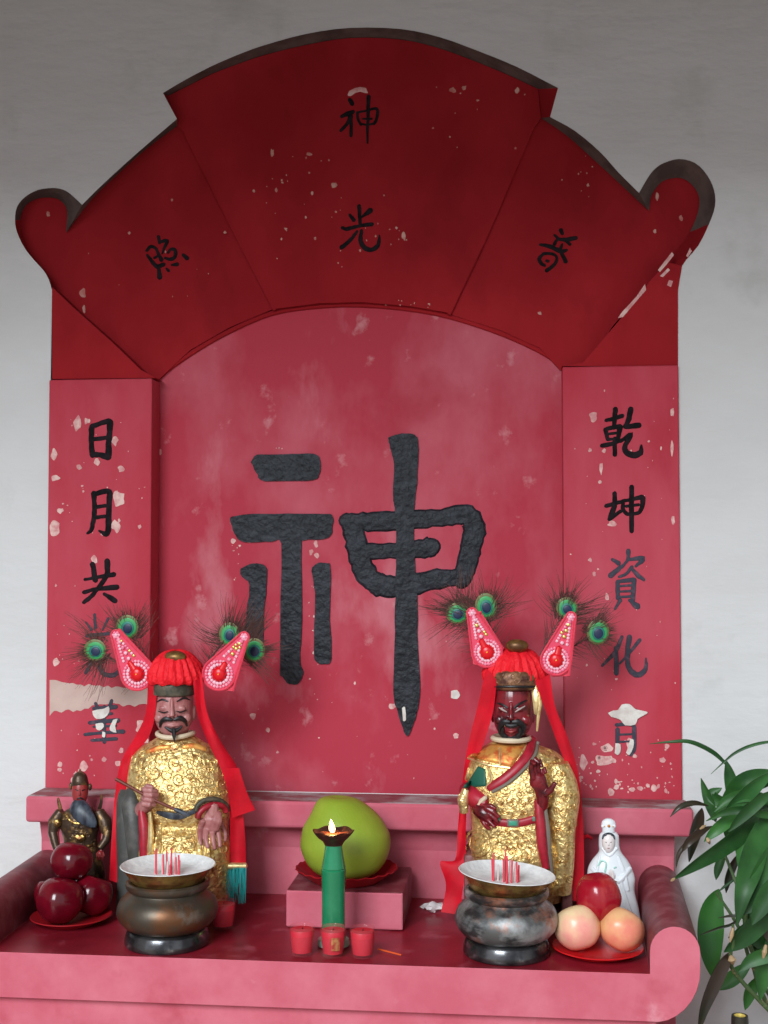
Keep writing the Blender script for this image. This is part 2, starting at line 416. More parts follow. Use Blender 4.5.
# wall with the niche opening
bm = NB()
assert len(outer) == len(inner)
hole = [at(x, y, 0) for x, y in outer] + [Vector((.2925, 0, 1.70)), Vector((.2925, 0, ZL)), Vector((-.8825, 0, ZL)), Vector((-.8825, 0, 1.70))]
rect = [Vector((-1.9, 0, 0)), Vector((1.5, 0, 0)), Vector((1.5, 0, 2.85)), Vector((-1.9, 0, 2.85))]
prism(bm, rect, 0, holes=[hole])
box(bm, -1.9, 1.5, .10, .16, 0, 2.85)
w = structure(obj('wall_back', bm, 'plaster', smooth=False))
bm = NB(); box(bm, -1.96, -1.9, -1.75, .16, 0, 2.85); structure(obj('wall_left', bm, 'sidewall', smooth=False))
bm = NB(); box(bm, 1.5, 1.56, -1.75, .16, 0, 2.85); structure(obj('wall_right', bm, 'sidewall', smooth=False))
bm = NB(); box(bm, -5, 5, -7, .16, -.05, 0); structure(obj('floor', bm, 'floor', smooth=False))
bm = NB(); box(bm, -1.96, 1.56, -1.75, .16, 2.85, 2.92)
for k in range(7): box(bm, -1.96, 1.56, -1.6+k*.24, -1.54+k*.24, 2.77, 2.85)
structure(obj('ceiling', bm, 'ceil', smooth=False))
bm = NB(); box(bm, -1.96, 1.56, -1.75, -1.65, 2.56, 2.85, .01); structure(obj('shade_beam_1', bm, 'wood', smooth=False))  # unseen beam, added to keep daylight off the upper wall

# ================================================================= NICHE
niche = thing('wall_niche', 'large red niche with fan shaped top and black characters in the white wall', 'niche', (-.295, 0, 1.08))
# reveals
bm = NB(); n = len(outer)
ov = [at(x, y, -.001) for x, y in outer]; iv = [at(x, y, YF-.002) for x, y in inner]
o1 = [bm.verts.new(p) for p in ov]; i1 = [bm.verts.new(p) for p in iv]
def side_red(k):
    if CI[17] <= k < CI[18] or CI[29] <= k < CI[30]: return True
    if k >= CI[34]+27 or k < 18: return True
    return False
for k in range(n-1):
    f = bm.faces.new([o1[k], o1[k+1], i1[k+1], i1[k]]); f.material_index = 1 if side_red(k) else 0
obj('niche_reveal', bm, ['bare_shaded', 'fan'], niche)
# fan panels. bottom arc of the fan
ARC = [(140, 371), (155, 377), (190, 352), (230, 329), (273, 311), (320, 304), (362, 303), (410, 307), (451, 315), (500, 331), (540, 349), (563, 364), (585, 363)]
def smoothpx(l, n=3): return [tuple(p) for p in crom(l, n)]
nL = len(IN_L); arcS = ARC
left_out = inner[:CI[17]+1]                               # bottom-left hook up to the notch
c_top = inner[CI[17]:CI[30]+1]
r_out = inner[CI[30]:]
lp = left_out + [(192, 134), (282, 308), (273, 309), (230, 327), (190, 350), (157, 381), (136, 377), (112, 343), (75, 310)]
cp = c_top + [(534, 128), (492, 225), (451, 313), (410, 306), (362, 302), (320, 303), (273, 309), (228, 218), (184, 132)]
rp = r_out[:] + [(641, 292), (612, 327), (588, 369), (560, 370), (540, 348), (500, 330), (443, 312), (482, 225), (526, 126), (538, 112)]
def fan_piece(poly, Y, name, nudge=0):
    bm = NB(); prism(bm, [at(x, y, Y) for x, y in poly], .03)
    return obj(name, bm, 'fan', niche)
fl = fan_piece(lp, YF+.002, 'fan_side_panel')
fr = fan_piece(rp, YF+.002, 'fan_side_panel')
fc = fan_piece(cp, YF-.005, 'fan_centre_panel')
# raised crease ridges along the fan's folds
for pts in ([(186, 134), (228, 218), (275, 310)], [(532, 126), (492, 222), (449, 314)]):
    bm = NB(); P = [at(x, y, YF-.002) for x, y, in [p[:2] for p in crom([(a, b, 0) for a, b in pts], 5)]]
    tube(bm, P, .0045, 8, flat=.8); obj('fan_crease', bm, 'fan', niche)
# corner pieces flush with the wall
def T(l, Y): return [at(x, y, Y) for x, y in l]
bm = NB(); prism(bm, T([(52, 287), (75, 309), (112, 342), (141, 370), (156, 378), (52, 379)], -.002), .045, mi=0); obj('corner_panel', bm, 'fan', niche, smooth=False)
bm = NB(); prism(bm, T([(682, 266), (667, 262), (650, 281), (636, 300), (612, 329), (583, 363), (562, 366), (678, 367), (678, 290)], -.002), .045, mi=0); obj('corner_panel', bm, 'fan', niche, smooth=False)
# centre field (arched)
bm = NB()
fa = [(x, y) for x, y, in ARC[1:-1]]
fld = [at(150, 800, YG), at(152, 376, YG)] + T([(155, 374), (190, 345), (230, 322), (273, 305), (320, 298), (362, 297), (410, 300), (451, 308), (500, 325), (540, 343), (567, 360)], YG) + [at(567, 800, YG)]
prism(bm, fld, .02)
obj('centre_field', bm, 'field', niche, smooth=False)
bm = NB()
P = [at(x, y, YG-.002) for x, y in [p[:2] for p in crom([(a, b+2, 0) for a, b in ARC[1:-1]], 4)]]
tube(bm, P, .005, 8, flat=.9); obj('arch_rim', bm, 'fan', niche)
# couplet panels
def couplet(x0, x1, y0, name):
    bm = NB()
    a = at(x0, y0, -.008); b = at(x1, y0, -.008)
    zt = (a.z+b.z)/2
    box(bm, a.x, b.x, -.008, .055, ZL-.002, zt, .0025)
    return obj(name, bm, 'panel', niche, smooth=False)
pl = couplet(49, 152, 379, 'couplet_panel')
pr_ = couplet(562.5, 678.5, 366, 'couplet_panel')

# ---- calligraphy
def stroke_poly(pts, n=5, rough=0.0):
    R = crom([tuple(map(float, p)) for p in pts], n)
    m = len(R); L = []; Rr = []
    def tan(i):
        a = R[max(i-1, 0)]; b = R[min(i+1, m-1)]
        d = Vector((b[0]-a[0], b[1]-a[1])); return d.normalized() if d.length > 0 else Vector((1, 0))
    for i in range(m):
        t = tan(i); nrm = Vector((-t.y, t.x)); w = max(R[i][2], .2)/2
        j1 = 1+rough*noise.noise(Vector((R[i][0]*.35, R[i][1]*.35, 1))); j2 = 1+rough*noise.noise(Vector((R[i][0]*.35, R[i][1]*.35, 7)))
        L.append((R[i][0]+nrm.x*w*j1, R[i][1]+nrm.y*w*j1)); Rr.append((R[i][0]-nrm.x*w*j2, R[i][1]-nrm.y*w*j2))
    return R, L, Rr, tan(0), tan(m-1)
def stroke(bm, pts, Y, th, n=5, rough=0.0, bulge=.6, lift=0):
    R, L, Rr, t0, t1 = stroke_poly(pts, n, rough)
    def cap(c, t, w, back):
        res = []
        base = math.atan2(t.y, t.x)+(PI if back else 0)
        for k in range(1, 6):
            a = base-PI/2+PI*k/6
            res.append((c[0]+math.cos(a)*w*.9, c[1]+math.sin(a)*w*.9))
        return res
    m = len(R)
    # strip with raised middle so the paint has body
    rows = []
    for i in range(m):
        lx, rx = L[i], Rr[i]; c = ((lx[0]+rx[0])/2, (lx[1]+rx[1])/2)
        rows.append([bm.verts.new(at(*lx, Y)), bm.verts.new(at(lx[0]*.8+c[0]*.2, lx[1]*.8+c[1]*.2, Y-th-lift)), bm.verts.new(at(*c, Y-th*1.25-lift)),
                     bm.verts.new(at(rx[0]*.8+c[0]*.2, rx[1]*.8+c[1]*.2, Y-th-lift)), bm.verts.new(at(*rx, Y))])
    for a, b in zip(rows, rows[1:]):
        for k in range(4): bm.faces.new([a[k], a[k+1], b[k+1], b[k]])
    for i, t, back in ((0, t0, True), (m-1, t1, False)):
        w = max(R[i][2], .2)/2; c = (R[i][0], R[i][1])
        pts2 = cap(c, t, w, back)
        if not back: pts2 = pts2
        ends = [rows[i][0], rows[i][4]]
        oth = [bm.verts.new(at(*p, Y-th*.0)) for p in pts2]
        inn = [bm.verts.new(at(p[0]*.75+c[0]*.25, p[1]*.75+c[1]*.25, Y-th-lift)) for p in pts2]
        seq_o = ([rows[i][0]]+oth+[rows[i][4]]); seq_i = [rows[i][1]]+inn+[rows[i][3]]
        d0 = (rows[i][0].co-oth[0].co).length; d1 = (rows[i][4].co-oth[0].co).length
        if d1 < d0: seq_o = [rows[i][4]]+oth+[rows[i][0]]; seq_i = [rows[i][3]]+inn+[rows[i][1]]
        for k in range(len(seq_o)-1):
            bm.faces.new([seq_o[k], seq_o[k+1], seq_i[k+1], seq_i[k]])
            bm.faces.new([seq_i[k], seq_i[k+1], rows[i][2]])
def glyph(name, strokes, org, k, Y, parent, mk='ink', wf=1.12, label=None, th=.0012, rough=.25):
    bm = NB()
    for i, s in enumerate(strokes):
        pts = [(org[0]+x/k, org[1]+y/k, w_/k*wf) for x, y, w_ in s]
        stroke(bm, pts, Y+.0003, th, 4, rough, lift=i*.00003)
    o = obj(name, bm, mk, parent)
    if label: o['label'] = label
    return o
YP = -.008
glyph('painted_character', [[(225, 225, 60), (265, 290, 70)], [(100, 485, 50), (200, 440, 70), (280, 410, 60)], [(240, 480, 80), (190, 590, 50), (90, 700, 50)], [(235, 500, 70), (250, 620, 50), (245, 780, 50)],
    [(345, 425, 45), (355, 530, 40), (400, 610, 40)], [(345, 420, 35), (480, 395, 30), (620, 360, 45), (660, 400, 40)], [(655, 410, 50), (640, 520, 45), (600, 600, 40)], [(400, 600, 30), (500, 612, 30), (600, 590, 35)],
    [(420, 520, 25), (560, 520, 40)], [(515, 175, 60), (510, 400, 50), (500, 700, 40), (500, 890, 30)]], (335, 85), 15.36, YF-.005, fc)
glyph('painted_character', [[(370, 90, 60), (378, 230, 55), (385, 360, 50)], [(225, 225, 40), (290, 310, 65)], [(545, 160, 85), (440, 240, 45), (390, 280, 20)], [(110, 425, 50), (180, 445, 60), (360, 400, 50), (570, 370, 60)],
    [(340, 480, 40), (240, 610, 55), (100, 730, 70)], [(405, 470, 50), (395, 620, 65), (450, 730, 75), (560, 765, 70), (650, 710, 65), (680, 620, 50), (680, 540, 20)]], (335, 200), 15.36, YF-.005, fc)
glyph('painted_character', [[(255, 90, 45), (275, 180, 45)], [(290, 165, 40), (380, 150, 50), (340, 250, 40), (310, 330, 25)], [(90, 290, 35), (150, 230, 45), (220, 260, 40), (260, 340, 40), (300, 420, 60)],
    [(100, 350, 35), (160, 430, 50), (240, 510, 60), (330, 480, 60)], [(200, 390, 35), (250, 360, 30)], [(390, 320, 30), (430, 270, 40), (490, 280, 50), (490, 370, 50), (420, 410, 45), (350, 390, 35)],
    [(600, 345, 40), (660, 395, 60)], [(440, 490, 25), (520, 480, 60)], [(370, 540, 30), (400, 570, 40)], [(260, 530, 40), (275, 660, 75)]], (140, 230), 13.96, YF+.002, fl)
glyph('painted_character', [[(430, 70, 60), (450, 120, 50)], [(340, 140, 30), (420, 200, 45), (530, 200, 60), (640, 180, 60)], [(560, 270, 45), (500, 220, 40)], [(140, 275, 35), (240, 290, 55), (370, 340, 60), (440, 370, 60), (510, 350, 40)],
    [(380, 200, 35), (340, 270, 50)], [(450, 270, 35), (420, 340, 50)], [(430, 380, 45), (500, 510, 60)], [(190, 400, 40), (130, 470, 50), (160, 540, 50), (210, 570, 35)],
    [(190, 400, 40), (300, 400, 40), (370, 450, 40), (350, 540, 45), (230, 640, 50)], [(230, 500, 40), (255, 505, 40)]], (530, 225), 13.96, YF+.002, fr)
A = (80, 410); K = 7.58
glyph('painted_character', [[(90, 125, 42), (85, 230, 38), (95, 345, 42)], [(90, 125, 38), (160, 100, 36), (215, 85, 46), (232, 100, 46)], [(228, 100, 46), (220, 230, 42), (215, 350, 50)], [(100, 222, 30), (200, 210, 32)], [(90, 335, 40), (160, 342, 40), (215, 355, 52)]], A, K, YP, pl)
glyph('painted_character', [[(105, 630, 40), (110, 750, 35), (100, 850, 35), (85, 910, 30), (55, 935, 18)], [(105, 640, 35), (190, 615, 40), (225, 625, 45)], [(225, 625, 42), (218, 780, 42), (215, 900, 45), (195, 940, 42), (145, 915, 15)], [(120, 735, 28), (195, 725, 28)], [(120, 815, 28), (190, 805, 28)]], A, K, YP, pl)
A = (75, 550); K = 5.12
glyph('painted_character', [[(90, 70, 26), (105, 155, 28)], [(165, 55, 28), (162, 130, 26), (110, 205, 20)], [(50, 152, 15), (110, 140, 18), (200, 125, 25)], [(45, 217, 20), (110, 200, 20), (215, 190, 28)], [(115, 200, 20), (80, 240, 22), (45, 268, 20)], [(150, 225, 18), (205, 260, 28)]], A, K, YP, pl)
glyph('painted_character', [[(100, 330, 14), (105, 400, 16)], [(60, 440, 18), (200, 425, 18)], [(115, 460, 16), (90, 560, 22), (55, 630, 18)], [(135, 470, 18), (128, 600, 22), (150, 635, 22), (190, 642, 24), (230, 620, 22), (242, 580, 12)], [(55, 370, 10), (85, 410, 14)], [(170, 350, 14), (140, 410, 10)]], A, K, YP, pl, 'ink_faded')
glyph('painted_character', [[(105, 785, 18), (120, 815, 20)], [(188, 770, 18), (175, 812, 20)], [(95, 812, 18), (210, 803, 22)], [(110, 845, 14), (190, 838, 14)], [(75, 885, 20), (222, 872, 22)], [(150, 800, 16), (150, 985, 18)], [(50, 945, 16), (150, 935, 16), (248, 930, 22)], [(85, 975, 15), (212, 967, 18)], [(95, 905, 12), (210, 900, 12)]], A, K, YP, pl, 'ink_faded', label='character half lost under white chips')
A = (595, 400); K = 7.31
glyph('painted_character', [[(80, 150, 25), (140, 135, 30), (200, 115, 32)], [(150, 65, 35), (145, 130, 34), (138, 205, 28)], [(75, 215, 30), (95, 290, 28)], [(75, 215, 28), (130, 200, 30), (185, 195, 38)], [(185, 195, 38), (165, 290, 30)], [(100, 248, 18), (165, 240, 18)], [(95, 290, 20), (160, 282, 22)],
    [(50, 335, 30), (120, 320, 30), (215, 285, 22)], [(145, 280, 28), (145, 400, 34)], [(262, 65, 38), (248, 140, 38), (220, 195, 34)], [(220, 197, 30), (320, 185, 44)], [(185, 305, 20), (265, 250, 34), (222, 330, 34), (225, 375, 42), (280, 405, 44), (330, 385, 42), (340, 330, 14)]], A, K, YP, pr_)
glyph('painted_character', [[(80, 775, 28), (200, 742, 28)], [(145, 680, 30), (140, 780, 36), (108, 870, 38)], [(105, 870, 30), (190, 812, 25)], [(205, 755, 28), (205, 800, 28), (235, 835, 26)], [(200, 738, 26), (270, 727, 25), (345, 710, 36)], [(352, 715, 36), (342, 790, 32), (310, 828, 26), (235, 835, 24)], [(225, 777, 20), (320, 765, 22)], [(268, 635, 35), (268, 800, 36), (268, 960, 32)]], A, K, YP, pr_)
A = (595, 540); K = 4.65
glyph('painted_character', [[(80, 90, 14), (110, 108, 22)], [(72, 167, 24), (115, 130, 20), (140, 112, 8)], [(155, 50, 22), (152, 90, 14), (125, 128, 12)], [(152, 92, 14), (225, 85, 22), (190, 122, 14)], [(172, 125, 16), (145, 158, 14), (112, 172, 12)], [(170, 132, 12), (200, 165, 20), (228, 186, 14)],
    [(105, 195, 20), (106, 272, 18)], [(105, 193, 16), (180, 185, 20)], [(182, 185, 22), (176, 280, 20)], [(115, 215, 10), (168, 210, 12)], [(115, 240, 10), (168, 237, 12)], [(108, 266, 12), (172, 262, 12)], [(118, 280, 18), (92, 322, 10)], [(160, 280, 14), (198, 310, 28)]], A, K, YP, pr_, 'ink_faded')
glyph('painted_character', [[(125, 450, 16), (95, 520, 20), (33, 585, 12)], [(97, 500, 18), (100, 620, 24)], [(160, 450, 24), (150, 540, 22), (160, 600, 24), (200, 628, 26), (235, 600, 20), (237, 550, 8)], [(208, 465, 18), (165, 520, 14), (115, 575, 10)]], A, K, YP, pr_, 'ink_faded')
glyph('painted_character', [[(75, 805, 14), (190, 790, 14)], [(105, 880, 20), (103, 985, 16)], [(100, 860, 18), (145, 856, 16), (180, 860, 20)], [(182, 870, 22), (182, 970, 20), (165, 1000, 16)], [(115, 905, 10), (172, 903, 10)], [(115, 938, 10), (172, 936, 10)]], A, K, YP, pr_, 'ink_faded', label='lowest character, its upper half lost under a white chip')
# the great character in the middle
A = (200, 410); K = 2.4
def blob(bm, poly, Y, th):
    R = crom(poly+[poly[0]], 4)[:-1]
    c = (sum(p[0] for p in R)/len(R), sum(p[1] for p in R)/len(R))
    R = [(p[0]+.9*noise.noise(Vector((p[0]*.3, p[1]*.3, 2))), p[1]+.9*noise.noise(Vector((p[0]*.3, p[1]*.3, 5)))) for p in R]
    prism(bm, [at(x, y, Y-th) for x, y in R], th)
big = NB()
def Z(l): return [(A[0]+x/K, A[1]+y/K) for x, y in l]
blob(big, Z([(122, 125), (137, 108), (200, 106), (270, 105), (288, 120), (286, 155), (270, 168), (200, 171), (150, 170), (135, 150)]), YG, .0034)
blob(big, Z([(72, 262), (85, 253), (180, 249), (300, 249), (318, 256), (318, 280), (306, 308), (250, 313), (243, 330), (244, 500), (241, 600), (248, 630), (238, 655), (215, 658), (197, 640), (192, 620), (194, 450), (194, 322), (170, 316), (105, 317), (82, 296)]), YG, .0034)
blob(big, Z([(97, 380), (128, 368), (158, 376), (160, 410), (153, 480), (151, 560), (146, 590), (115, 592), (107, 560), (112, 480), (118, 420), (98, 398)]), YG, .0034)
blob(big, Z([(268, 378), (285, 367), (305, 368), (313, 382), (312, 500), (315, 595), (300, 610), (281, 606), (273, 580), (276, 460), (270, 400)]), YG, .0034)
blob(big, Z([(450, 66), (485, 56), (515, 60), (524, 80), (522, 150), (514, 250), (515, 330), (521, 450), (523, 560), (528, 680), (516, 740), (501, 780), (490, 772), (474, 725), (464, 680), (467, 560), (469, 450), (470, 350), (470, 270), (463, 200), (465, 130), (456, 90)]), YG, .0036)
for s in ([(505, 264, 50), (580, 258, 46), (636, 252, 50), (658, 278, 56), (650, 330, 54), (636, 385, 50), (628, 412, 40)], [(425, 420, 54), (485, 424, 52), (560, 408, 50), (628, 400, 40)],
          [(402, 341, 42), (480, 337, 38), (545, 331, 50), (558, 328, 46)], [(350, 266, 40), (390, 268, 48), (480, 266, 48)], [(364, 274, 54), (378, 330, 54), (393, 383, 54), (428, 422, 52)]):
    stroke(big, [(A[0]+x/K, A[1]+y/K, w_/K) for x, y, w_ in s], YG, .003, 6, .22)
fobj = [o for o in niche.children if o.name.startswith('centre_field')][0]
obj('painted_character', big, 'slate', fobj, smooth=False)['label'] = 'giant slate black painted character'
# ---- flaked paint
def chip_poly(cx, cy, rx, ry, n=9, j=.35):
    return [(cx+rx*(1+random.uniform(-j, j))*math.cos(2*PI*i/n), cy+ry*(1+random.uniform(-j, j))*math.sin(2*PI*i/n)) for i in range(n)]
def chips(parent, Y, mk, lst, regions=(), name='paint_chips'):
    bm = NB()
    for (cx, cy, rx, ry) in lst: prism(bm, [at(x, y, Y-.0007) for x, y in [p for p in crom(chip_poly(cx, cy, rx, ry)+[], 2)]], .001)
    for (x0, y0, x1, y1, cnt, s0, s1) in regions:
        for i in range(cnt):
            s = s0+(s1-s0)*random.random()**3
            prism(bm, [at(x, y, Y-.0007) for x, y in chip_poly(random.uniform(x0, x1), random.uniform(y0, y1), s, s*random.uniform(.6, 1.5), 7)], .001)
    o = obj(name, bm, mk, parent, smooth=False); o['kind'] = 'stuff'; return o
chips(fc, YF-.005, 'chip_dark', [(272, 153, 2, 4), (309, 154, 3, 2), (334, 185, 3, 3), (254, 191, 1.4, 1.4), (276, 190, 1.5, 2), (225, 232, 1.4, 1.4), (453, 90, 3, 2.6), (464, 88, 2.4, 2.6), (517, 91, 2.4, 3), (404, 236, 2, 4)],
      [(265, 150, 345, 270, 26, .5, 1.6), (430, 85, 530, 150, 10, .5, 1.8), (385, 220, 410, 250, 6, .5, 1.6), (384, 300, 430, 308, 10, .5, 1.4), (335, 195, 385, 260, 8, .5, 1.3)])
bm = NB(); prism(bm, [at(x, y, YF-.0057) for x, y in [(347.5, 95), (349, 91), (355, 88), (360, 87), (366, 88), (368, 93), (365.5, 93), (360, 91.5), (355, 93), (351, 96), (348.5, 96)]], .001)
obj('paint_chip', bm, 'chip', fc, smooth=False)
chips(fl, YF+.002, 'chip_dark', [(83, 293, 3, 5), (84, 309, 1.6, 4), (129, 233, 1.4, 1.4), (48, 214, 2, 2.5), (172, 200, 1.2, 1.2), (187, 107+26, 1.3, 1.3)], [(60, 230, 260, 330, 8, .4, 1)])
bm = NB()
chips(fr, YF+.002, 'chip_dark', [(657, 196, 1.5, 4), (681, 218, 2, 2.6), (655, 231, 1.5, 2), (588, 185, 1.5, 1.5), (540, 313, 2, 2)], [(555, 150, 600, 200, 8, .4, 1.2)])
bm = NB()
for l in ([(672, 252), (664, 262), (658, 270), (660, 272), (667, 264), (674, 255)], [(668, 268), (660, 276), (663, 277), (670, 270)], [(645, 284), (636, 297), (622, 312), (618, 318), (623, 317), (634, 304), (646, 290)], [(690, 248), (686, 256), (688, 257), (692, 251)], [(669, 280), (667, 285), (671, 287), (673, 281)]):
    prism(bm, [at(x, y, -.003) for x, y in l], .001)
obj('paint_chip', bm, 'chip', niche, smooth=False)['kind'] = 'stuff'
chips(pl, YP, 'chip', [(78, 424, 4, 7), (87, 421, 3, 3), (115, 440, 3.5, 5), (54, 454, 3, 5), (55, 478, 4.5, 3.5), (97, 462, 3.5, 3), (121, 469, 3, 4), (119, 499, 6, 9), (116, 526, 4, 6), (55, 528, 6, 7), (94, 560, 3, 5), (60, 511, 3, 3), (79, 467, 3, 2),
                       (141, 728, 6, 7), (56, 662, 3, 4), (83, 767, 4, 6), (82, 784, 4, 7), (146, 740, 3, 4), (118, 763, 2.5, 3)],
      [(55, 410, 148, 545, 26, .5, 1.6), (55, 560, 80, 700, 10, .5, 1.6), (55, 728, 148, 788, 26, .6, 2.6)])
chips(pr_, YP, 'chip', [(593, 416, 4, 5), (612, 524, 4, 3), (601, 468, 1.6, 6), (604, 451, 2, 2), (590, 450, 2, 2), (672, 412, 2, 5), (672, 449, 1.5, 7), (673, 520, 2, 5), (661, 448, 1, 2), (600, 482, 1.5, 2), (583, 763, 4, 7), (603, 760, 9, 5), (607, 748, 5, 4), (632, 745, 5, 7), (590, 560, 1.8, 2), (594, 574, 2, 2), (607, 597, 2, 4)],
      [(570, 390, 676, 540, 16, .4, 1.4), (570, 540, 676, 730, 16, .4, 1.4), (572, 740, 676, 788, 46, .6, 3.0), (580, 780, 676, 793, 26, .8, 3.2)])
bm = NB()
B = [(49.6, 680)]+[(50+100*k/26, 680+9*(k/26)**.6+random.uniform(-1.6, 1.6)) for k in range(1, 27)]+[(151, 691), (151, 705)]+[(150-100*k/26, 703+2*math.sin(k*.4)+9*(k/26)**1.5+random.uniform(-1.8, 1.8)) for k in range(1, 26)]+[(49.6, 716)]
prism(bm, [at(x, y, YP-.0006) for x, y in [p[:2] for p in crom([(a, b, 0) for a, b in B], 2)]], .0008); obj('bare_band', bm, 'band', pl, smooth=False)
bm = NB()
def chipz(bm, l, Y):
    prism(bm, [at(x, y, Y) for x, y in [p[:2] for p in crom([(a, b, 0) for a, b in l], 2)]], .001)
Aq = (595, 540); Kq = 4.65
chipz(bm, [(Aq[0]+x/Kq, Aq[1]+y/Kq) for x, y in [(60, 805), (85, 793), (108, 790), (125, 765), (160, 763), (178, 778), (192, 788), (245, 800), (228, 815), (198, 832), (188, 858), (140, 862), (118, 836), (75, 822)]], YP-.0035)
chipz(bm, [(Aq[0]+x/Kq, Aq[1]+y/Kq) for x, y in [(95, 945), (118, 950), (118, 985), (105, 1000), (92, 990)]], YP-.003)
chipz(bm, [(Aq[0]+x/Kq, Aq[1]+y/Kq) for x, y in [(165, 925), (180, 930), (178, 965), (160, 1000), (145, 990)]], YP-.003)
obj('large_paint_chip', bm, 'chip_white', pr_, smooth=False)['kind'] = 'stuff'
bm = NB(); Aq = (75, 550); Kq = 5.12
for l in ([(88, 825), (110, 818), (150, 812), (172, 800), (175, 830), (150, 860), (110, 865), (92, 845)], [(105, 890), (140, 885), (148, 905), (125, 925), (108, 915)], [(195, 870), (218, 865), (205, 900), (212, 935), (180, 925), (178, 905)], [(140, 930), (155, 935), (152, 960), (138, 955)]):
    chipz(bm, [(Aq[0]+x/Kq, Aq[1]+y/Kq) for x, y in l], YP-.003)
obj('large_paint_chip', bm, 'chip_white', pl, smooth=False)['kind'] = 'stuff'
chips(fobj, YG, 'chip', [(233, 541, 3, 2.5), (249, 541, 3, 2), (316, 544, 2, 3), (317, 556, 2.5, 2.5), (311, 552, 2, 3), (253, 716, 3, 3), (268, 730, 2, 2.5), (160, 452, 1.5, 3), (456, 736, 3, 3), (392, 706, 4, 3)],
      [(230, 545, 240, 590, 9, .5, 1.4), (306, 560, 318, 700, 12, .5, 1.6), (170, 640, 450, 780, 26, .4, 1.5), (270, 448, 285, 452, 4, .5, 1)])
bm = NB(); chipz(bm, [(451, 691), (457, 690), (460, 695), (457, 699), (451, 698)], YG-.001); chipz(bm, [(402, 708), (405, 707), (406, 720), (403, 721)], YG-.006)
obj('large_paint_chip', bm, 'chip_white', fobj, smooth=False)['kind'] = 'stuff'

# ================================================================= ALTAR
altar = thing('altar_table', 'pink and dark red painted masonry altar table with rounded raised ends under the red niche', 'altar', (-.295, -.2, 0))
XL, XR = -.295-.487, .192; ZT = .9
# ledge
bm = NB(); box(bm, -.8865, .3035, -.092, -.0015, 1.030, ZL, .006, 3)
for f in bm.faces:
    f.normal_update()
    if f.normal.z > .9: f.material_index = 1
obj('ledge', bm, ['ledge', 'ledge_top'], altar, smooth=False)
bm = NB(); box(bm, -.874, .276, -.046, -.0015, .60, 1.030, .003); obj('back_riser', bm, 'ledge', altar, smooth=False)
bm = NB(); prism(bm, [Vector((-.872, -.060, 1.031)), Vector((-.872, -.0455, .985)), Vector((-.872, -.040, .985)), Vector((-.872, -.040, 1.031))], 1.147, dirv=Vector((1, 0, 0))); obj('riser_moulding', bm, 'ledge', altar, smooth=False)
# worn strip on the wall foot
def end_profile(xi, s):
    w_ = .0725; r = w_/2; zc = .9345; pts = [(0, ZT+.002)]
    for k in range(0, 15):
        a = PI-PI*k/14; pts.append((r+r*math.cos(a), zc+r*1.02*math.sin(a)))
    pts += [(.0725, .915), (.0715, .897), (.067, .880), (.060, .866), (.050, .853), (.038, .843), (.025, .836), (.012, .833)]
    return [(xi+s*x, z) for x, z in pts]
XL, XR = -.812, .1935
full = list(reversed(end_profile(XL, -1)))+end_profile(XR, 1)
# body
bm = NB()
def extr(bm, outline, y0, y1, mif, miside, bev=0):
    pts = [Vector((x, y0, z)) for x, z in outline]
    prism(bm, pts, y1-y0, mi=mif, side_mi=miside)
extr(bm, full, -.42, -.044, 0, 1)
for v in bm.verts:
    if v.co.y > -.1: v.co.x += .019 if v.co.x > 0 else -.012
for f in bm.faces:
    f.normal_update(); c = f.calc_center_median()
    if f.material_index == 1:
        if c.z < .86 and not (XL-.001 < c.x < XR+.001): f.material_index = 0
        elif c.z < ZT+.004 and c.z > ZT: f.material_index = 2
        elif c.z < .84: f.material_index = 0
o = obj('table_slab', bm, ['ledge', 'scroll_top', 'table_top'], altar)
bv = o.modifiers.new('bevel', 'BEVEL'); bv.width = .003; bv.segments = 2; bv.limit_method = 'ANGLE'; bv.angle_limit = 1.0
bm = NB(); box(bm, -.82, .205, -.405, -.05, 0, .8335, .004); obj('altar_base', bm, 'ledge', altar, smooth=False)
# paint chips on ledge top
# offering block
a = at(286, 890, -.25); b = at(403, 890, -.25)
bm = NB(); box(bm, a.x, b.x, -.25, -.075, .9035, a.z, .003)
for f in bm.faces:
    f.normal_update()
    if f.normal.z > .9 or f.normal.x > .9: f.material_index = 1
blk = obj('offering_block', bm, ['ledge', 'scroll_top'], smooth=False)
tag(blk, 'pink masonry block carrying the green pomelo in the middle of the altar', 'block')
ZB = a.z

